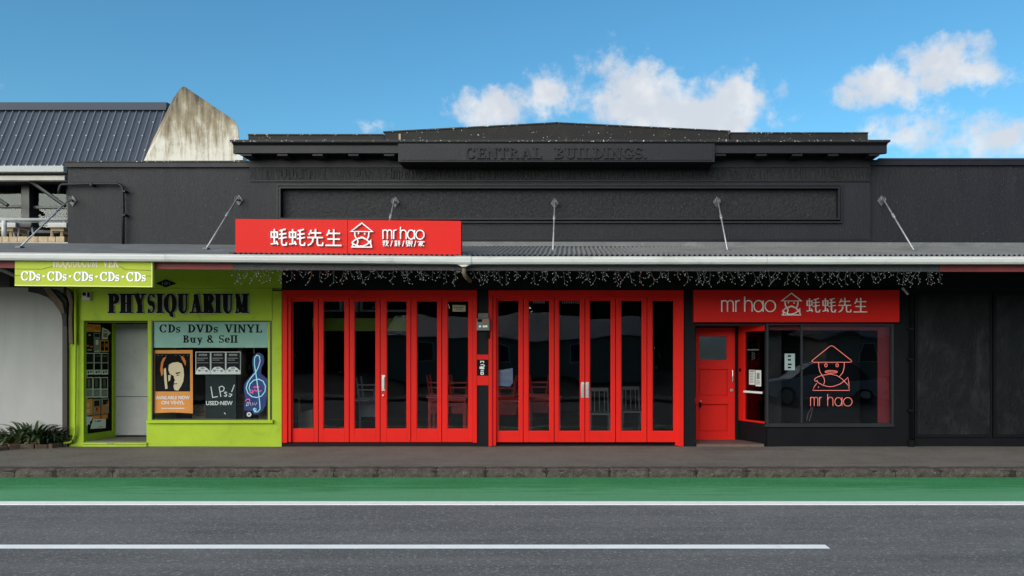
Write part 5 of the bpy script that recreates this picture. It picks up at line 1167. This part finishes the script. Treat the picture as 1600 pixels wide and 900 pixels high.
for a, c_ in ((-60, 33), (46, 103.5)):
    w_ = MB().pbox(a - 3, a, 325.6, 362, YW2 - .02, .08).pbox(c_, c_ + 3, 325.6, 362, YW2 - .02, .08).pbox(a, c_, 360, 364, YW2 - .02, .08); wo_ = w_.obj('window', K['dark_frame'], nb); MB().pbox(a, c_, 325.6, 360, YW2 + .02, .01).obj('pane', K['clear'], wo_)
MB().pbox(33.5, 45.5, 282, 370, YW2 - .12, .2).obj('column', K['dark_frame'], nb)
MB().pbox(-60, 106, 281, 284, YW2 - .1, .3).obj('window_head', K['dark_frame'], nb)
for a, c_ in (((48, 283), (102, 322)), ((-20, 300), (12, 321))):
    MB().tube([(X(a[0], 1.1), 1.1, Z(a[1], 1.1)), (X(c_[0], 1.1), 1.1, Z(c_[1], 1.1))], .035, 8).obj('brace', K['dark_frame'], nb)
MB().box(-15.2, X(106) - .13, .3, 2.9, Z(378.5, .3) - .12, Z(378.5, .3)).obj('balcony_deck', K['cyma'], nb)
x = X(-40, .42); rr2 = random.Random(4)
while x < X(105, .42) - .05:
    L = rr2.uniform(.12, .2); MB().box(x, min(x + L - .008, X(105, .42)), .36, .5, Z(378.2, .36), Z(369.6, .36)).obj('brick', K['brick_pale'], nb, bevel=.006); x += L
t = thing('balcony_rail', 'white tubular balcony handrail on short posts left of the black wall', 'railing', (X(40, .4), .4, Z(370)))
MB().tube([(-14, .42, Z(343.3, .42)), (X(106, .42), .42, Z(343.3, .42))], .03, 10).obj('handrail', K['white'], t, smooth=True)
for px in (6.5, -80): MB().tube([(X(px, .42), .42, Z(370, .42)), (X(px, .42), .42, Z(345, .42))], .042, 10).obj('post', K['white'], t, smooth=True)
MB().tube([(-14, .44, Z(347.2, .44)), (X(106, .44), .44, Z(347.2, .44))], .008, 6).obj('cable', K['rod'], t)
for (a, c_, lb) in ((-40, 24, 'white box topped balcony table at the far left behind the handrail'), (74, 103.5, 'white box topped balcony table next to the black wall')):
    t = thing('balcony_table', lb, 'table', (X((a + c_) / 2, .9), .9, Z(378.5, .3)), 'tables on the balcony')
    MB().pbox(a, c_, 347.5, 355, .7, .5).obj('table_top', K['white'], t); MB().pbox(a + 6, c_ - 4, 355.4, 361, .75, .4).obj('apron', K['card'], t)
    for px in (a + 7, c_ - 7): MB().tube([(X(px, .8), .8, Z(378, .8)), (X(px + 1.5, .8), .8, Z(355, .8))], .03, 6).obj('leg', K['card'], t)
t = thing('balcony_chair', 'dark balcony chair with pale metal frame between the two white tables', 'chair', (X(38, .8), .8, Z(378.5, .3)))
MB().pbox(22, 48, 350, 354.5, .75, .4).obj('seat', K['dark_frame'], t)
for p in (((20, 354), (24, 376)), ((49, 350), (53, 372)), ((30, 354), (28, 376))): MB().tube([(X(p[0][0], .8), .8, Z(p[0][1], .8)), (X(p[1][0], .8), .8, Z(p[1][1], .8))], .016, 6).obj('leg', K['rod'], t)
MB().pbox(24, 48, 345, 350, 1.2, .04).obj('backrest', K['dark_frame'], t)
# concrete fin wall
tw = thing('concrete_fin_wall', 'tall weathered white concrete fin wall with dark streaks beside the blue roof', 'wall', (X(300, 1), 1.0, 3.4))
fr = [(226, 254), (284, 135.5), (288, 134.5), (366, 187.5), (372.5, 199), (376, 240), (376, 262)]; YFn = .75
front = [(X(a, YFn), YFn, Z(b_, YFn)) for a, b_ in fr]
front = [(front[0][0] - .32, YFn, 3.9)] + front + [(front[-1][0], YFn, 3.9)]
left = .45
back = [(x - (left if i < 3 else .32), 1.35, z) for i, (x, y, z) in enumerate(front)]
m = len(front)
b = MB(); b.add(front + back, [tuple(range(m - 1, -1, -1)), tuple(range(m, 2 * m))] + [(i, (i + 1) % m, m + (i + 1) % m, m + i) for i in range(m)])
b.obj('fin', K['concrete'], tw, bevel=.015)
MB().pbox(366, 379.5, 244, 250, YFn - .02, .2).obj('foot_flashing', K['white'], tw)

# ------------------------------------------------------------------ restaurant furniture behind the glass
def red_table(px, Y, wd, label):
    t = thing('restaurant_table', label, 'table', (X(px, Y), Y, .004), 'red restaurant tables'); x0 = X(px, Y) - wd / 2; x1 = x0 + wd; m = K['red_wood']
    MB().box(x0, x1, Y, Y + .7, .72, .755).obj('table_top', m, t, bevel=.006)
    MB().box(x0 + .03, x1 - .03, Y + .03, Y + .06, .66, .72).obj('apron', m, t)
    b = MB(); n_ = 2
    b.ribbon([(x0 + .06, .54), (x0 + .12, .62), (x0 + wd * .35, .585), (x0 + wd * .5, .64), (x0 + wd * .65, .585), (x1 - .12, .62), (x1 - .06, .54)], .022, Y + .03, Y + .05); b.ribbon([(x0 + .06, .565), (x1 - .06, .565)], .018, Y + .032, Y + .05)
    b.obj('fretwork', m, t)
    for a in (x0 + .03, x1 - .09):
        for y_ in (Y + .02, Y + .6): MB().box(a, a + .06, y_, y_ + .06, .004, .72).obj('leg', m, t)
    return t
def up_chair(px, Y, label, m, z=.757):
    """chair turned upside down on a table"""
    t = thing('restaurant_chair', label, 'chair', (X(px, Y), Y, z), 'upturned restaurant chairs'); c0 = X(px, Y)
    MB().box(c0 - .2, c0 + .2, Y + .02, Y + .4, z, z + .035).obj('seat', m, t, bevel=.006)
    for sx_, y_ in ((-1, .04), (1, .04), (-1, .38), (1, .38)):
        MB().tube([(c0 + sx_ * .15, Y + y_, z + .03), (c0 + sx_ * .205, Y + y_ + (.02 if y_ > .2 else -.01), z + .44)], [.020, .015], 6).obj('leg', m, t)
    for zz in (.17, .27): MB().box(c0 - .17 - zz * .08, c0 + .17 + zz * .08, Y + .025, Y + .05, z + zz, z + zz + .025).obj('stretcher', m, t)
    MB().box(c0 - .19, c0 + .19, Y + .36, Y + .39, z - .38, z - .001).obj('backrest', m, t)
    return t
def chair(px, Y, label, m, rot=0.):
    t = thing('restaurant_chair', label, 'chair', (X(px, Y), Y, .004), 'upright restaurant chairs'); c0 = X(px, Y)
    MB().box(c0 - .2, c0 + .2, Y, Y + .4, .43, .47).obj('seat', m, t, bevel=.008)
    for sx_ in (-1, 1):
        MB().tube([(c0 + sx_ * .18, Y + .03, .43), (c0 + sx_ * .20, Y, .004)], [.02, .016], 6).obj('leg', m, t)
        MB().tube([(c0 + sx_ * .18, Y + .48, .004), (c0 + sx_ * .18, Y + .38, .45), (c0 + sx_ * .17, Y + .46, .95)], [.017, .021, .017], 6).obj('back_post', m, t)
    for k in (-.1, 0, .1): MB().tube([(c0 + k, Y + .39, .47), (c0 + k, Y + .45, .9)], .010, 5).obj('spindle', m, t)
    MB().box(c0 - .18, c0 + .18, Y + .44, Y + .47, .88, .95).obj('top_rail', m, t); return t
red_table(698, 2.2, .84, 'red carved table behind the two right leaves of the left folding doors')
up_chair(682, 2.25, 'red chair upturned on the carved table, left one', K['red_wood']); up_chair(716, 2.25, 'red chair upturned on the carved table, right one', K['red_wood'])
red_table(796, 1.9, .70, 'red carved table behind the first leaf of the right folding doors'); red_table(850, 2.4, .74, 'red carved table behind the second leaf of the right folding doors')
up_chair(790, 1.95, 'red chair upturned on the table at the left end of the right folding doors', K['red_wood']); up_chair(842, 2.5, 'red chair upturned behind the second leaf of the right folding doors', K['red_wood'])
t = thing('restaurant_table', 'grey table behind the third leaf of the left folding doors', 'table', (X(572, 1.6), 1.6, .004), 'pale restaurant tables'); x0 = X(572, 1.6) - .3
MB().box(x0, x0 + .6, 1.6, 2.2, .70, .735).obj('table_top', K['grey_wood'], t)
for a in (x0 + .02, x0 + .55):
    for y_ in (1.62, 2.14): MB().box(a, a + .03, y_, y_ + .03, .004, .70).obj('leg', K['grey_wood'], t)
up_chair(572, 1.65, 'grey chair upturned on the grey table behind the third leaf', K['grey_wood'], .737)
chair(938, 1.5, 'grey chair behind the fourth leaf of the right folding doors', K['grey_wood']); chair(988, 2.1, 'grey chair behind the fifth leaf of the right folding doors', K['grey_wood'])
t = thing('cardboard_box', 'tall brown cardboard sheet leaning behind the first door leaf', 'cardboard', (X(470, .9), .9, 0)); b = MB().prism([(X(a, .9), Z(c_, .9)) for a, c_ in ((458, 690), (490, 690), (488, 640), (468, 645), (462, 580), (457, 580))], .9, 1.0); b.obj('sheet', K['card'], t)
t = thing('paper_sign', 'cream paper sign at the top of the last leaf of the left folding doors', 'sign', (X(717, .1), .1, Z(487, .1))); MB().pbox(707, 727.5, 476.5, 487, .12, .004).obj('sheet', K['cream'], t); MB().pbox(710, 724, 480, 481.5, .117, .002).pbox(712, 722, 483, 484, .117, .002).obj('print', K['card'], t)
t = thing('poster', 'tilted blue and white poster low behind the first leaf of the right folding doors', 'poster', (X(790, .16), .16, Z(604, .16)))
b = MB().prism([(X(a, .16), Z(c_, .16)) for a, c_ in ((778, 579), (801, 575), (801.5, 597), (797, 604), (778, 603))], .16, .165); b.obj('sheet', mat('blue_white_print', (.12, .15, .24), .5, .5, 25), t)
b = MB(); [b.pbox(780 + k * 3, 782 + k * 3, 578, 582, .155, .003) for k in range(6)]; [b.pbox(779, 799, 585 + k * 2.4, 586 + k * 2.4, .156, .002) for k in range(4)]; b.obj('print', K['paper_g'], t)
t = thing('window_decal', 'pale unreadable lettering along the top of two leaves of the right folding doors', 'decal', (X(868, .1), .1, Z(474, .1)))
b = MB(); 
for x0, x1, dx in ((833, 852, 3.2), (878, 906, 3.4)):
    q = x0
    while q < x1: b.pbox(q, q + 2.1, 470.6, 474.2, .094, .002); b.pbox(q + .6, q + 1.2, 469.8, 470.5, .094, .002); q += dx
b.obj('lettering', K['paper_g'], t)

# ------------------------------------------------------------------ across the road (seen only as reflections in the glass)
def house(x0, x1, y, h, rise, label):
    t = thing('house', label, 'house', ((x0 + x1) / 2, y, 0), 'houses across the road')
    MB().box(x0, x1, y - 7, y, -.1, h).obj('wall', K['opp_wall'], t)
    b = MB(); b.xprism([(y + .4, h - .05), (y + .4, h + .05), (y - 3.5, h + rise), (y - 7.4, h + .05), (y - 7.4, h - .05)], x0 - .4, x1 + .4); b.obj('roof', K['opp_roof'], t)
    for k in range(3):
        a = x0 + (x1 - x0) * (.12 + .3 * k); w_ = MB().box(a, a + 1.3, y, y + .05, 1.0, 2.3).obj('window', K['frame_white'], t); MB().box(a + .1, a + 1.2, y + .05, y + .06, 1.1, 2.2).obj('pane', K['opp_win'], w_)
house(-12, 5, -38, 2.7, 1.6, 'tan house with pale grey roof across the road, reflected in the doors')
house(18, 34, -40, 2.9, 1.5, 'tan house across the road reflected in the right shop window')
rt = random.Random(17)
def car(x, y, col, label):
    t = thing('parked_car', label, 'car', (x, y, ZR), 'cars parked across the road'); z = ZR
    P = lambda pts: [(x + a, z + b_) for a, b_ in pts]
    body = P([(-2.05, .42), (-2.1, .62), (-1.98, .88), (-1.2, .96), (1.25, .98), (1.95, .90), (2.1, .66), (2.06, .36), (1.72, .28), (-1.7, .28)])
    MB().prism(body, y - .85, y + .85).obj('body', col, t, bevel=.06)
    n0 = P([(-1.15, .95), (-.45, 1.42), (.75, 1.46), (1.45, .97)]); b = MB(); m_ = len(n0)
    b.add([(p[0], y + .80, p[1]) if i in (0, 3) else (p[0], y + .62, p[1]) for i, p in enumerate(n0)] + [(p[0], y - .80, p[1]) if i in (0, 3) else (p[0], y - .62, p[1]) for i, p in enumerate(n0)], [(0, 1, 2, 3), (7, 6, 5, 4), (0, 4, 5, 1), (1, 5, 6, 2), (2, 6, 7, 3)]); b.obj('cabin', K['opp_win'], t)
    MB().prism(P([(-.42, 1.425), (.72, 1.465), (.70, 1.50), (-.36, 1.46)]), y - .62, y + .62).obj('roof', col, t)
    for a in (-1.3, 1.3):
        for s_ in (-1, 1):
            wh = MB(); wh.tube([(x + a, y + s_ * .70, z + .31), (x + a, y + s_ * .88, z + .31)], .31, 16); w_ = wh.obj('wheel', K['ink'], t); MB().tube([(x + a, y + s_ * .885, z + .31), (x + a, y + s_ * .89, z + .31)], .19, 12).obj('rim', K['steel'], w_)
    for s_ in (-1, 1): MB().box(x - 2.10, x - 2.0, y + s_ * .62 - .15, y + s_ * .62 + .15, z + .62, z + .76).obj('headlight', K['white'], t)
car(8.8, -13.4, mat('silver_car_paint', (.55, .56, .57), .3, .03), 'silver car parked at the opposite kerb, mirrored in the right shop window')
def tree(x, y, h):
    t = thing('street_tree', 'dense broad leafed tree across the road, seen as a dark reflection', 'tree', (x, y, -.1), 'trees across the road')
    b = MB(); b.tube([(x, y, -.1), (x + .1, y, h * .25), (x - .1, y + .1, h * .5), (x, y, h * .7)], [.28, .22, .16, .06], 8)
    for k in range(5): a = rt.uniform(0, 6.28); b.tube([(x, y, h * (.3 + .07 * k)), (x + math.cos(a) * 1.2, y + math.sin(a) * 1.2, h * (.5 + .07 * k))], [.10, .03], 5)
    b.obj('trunk', K['bark'], t); b = MB()
    cl = [(Vector((rt.uniform(-3.4, 3.4), rt.uniform(-1.6, 1.6), h * rt.uniform(.05, .95))), rt.uniform(.8, 1.5)) for _ in range(34)]
    for c_, r_ in cl:
        for k in range(70):
            d_ = Vector((rt.gauss(0, 1), rt.gauss(0, 1), rt.gauss(0, 1))).normalized() * r_ * rt.uniform(.5, 1); p = c_ + d_ + Vector((x, y, 0)); u = Vector((rt.uniform(-1, 1), rt.uniform(-1, 1), rt.uniform(-1, 1))).normalized() * .45; v = u.orthogonal().normalized() * .3
            b.add([p - u, p + v, p + u, p - v], [(0, 1, 2, 3)])
    b.obj('crown', K['tree_leaf'], t)
for k in range(15): tree(-48 + k * 6.6 + rt.uniform(-.8, .8), -58 + rt.uniform(-2, 2), rt.uniform(7.2, 8.6))
for k in range(16): tree(-51 + k * 6.6 + rt.uniform(-.8, .8), -62 + rt.uniform(-1, 1), rt.uniform(7.4, 8.6))  # back row added to close bright sky gaps and darken the glass reflections
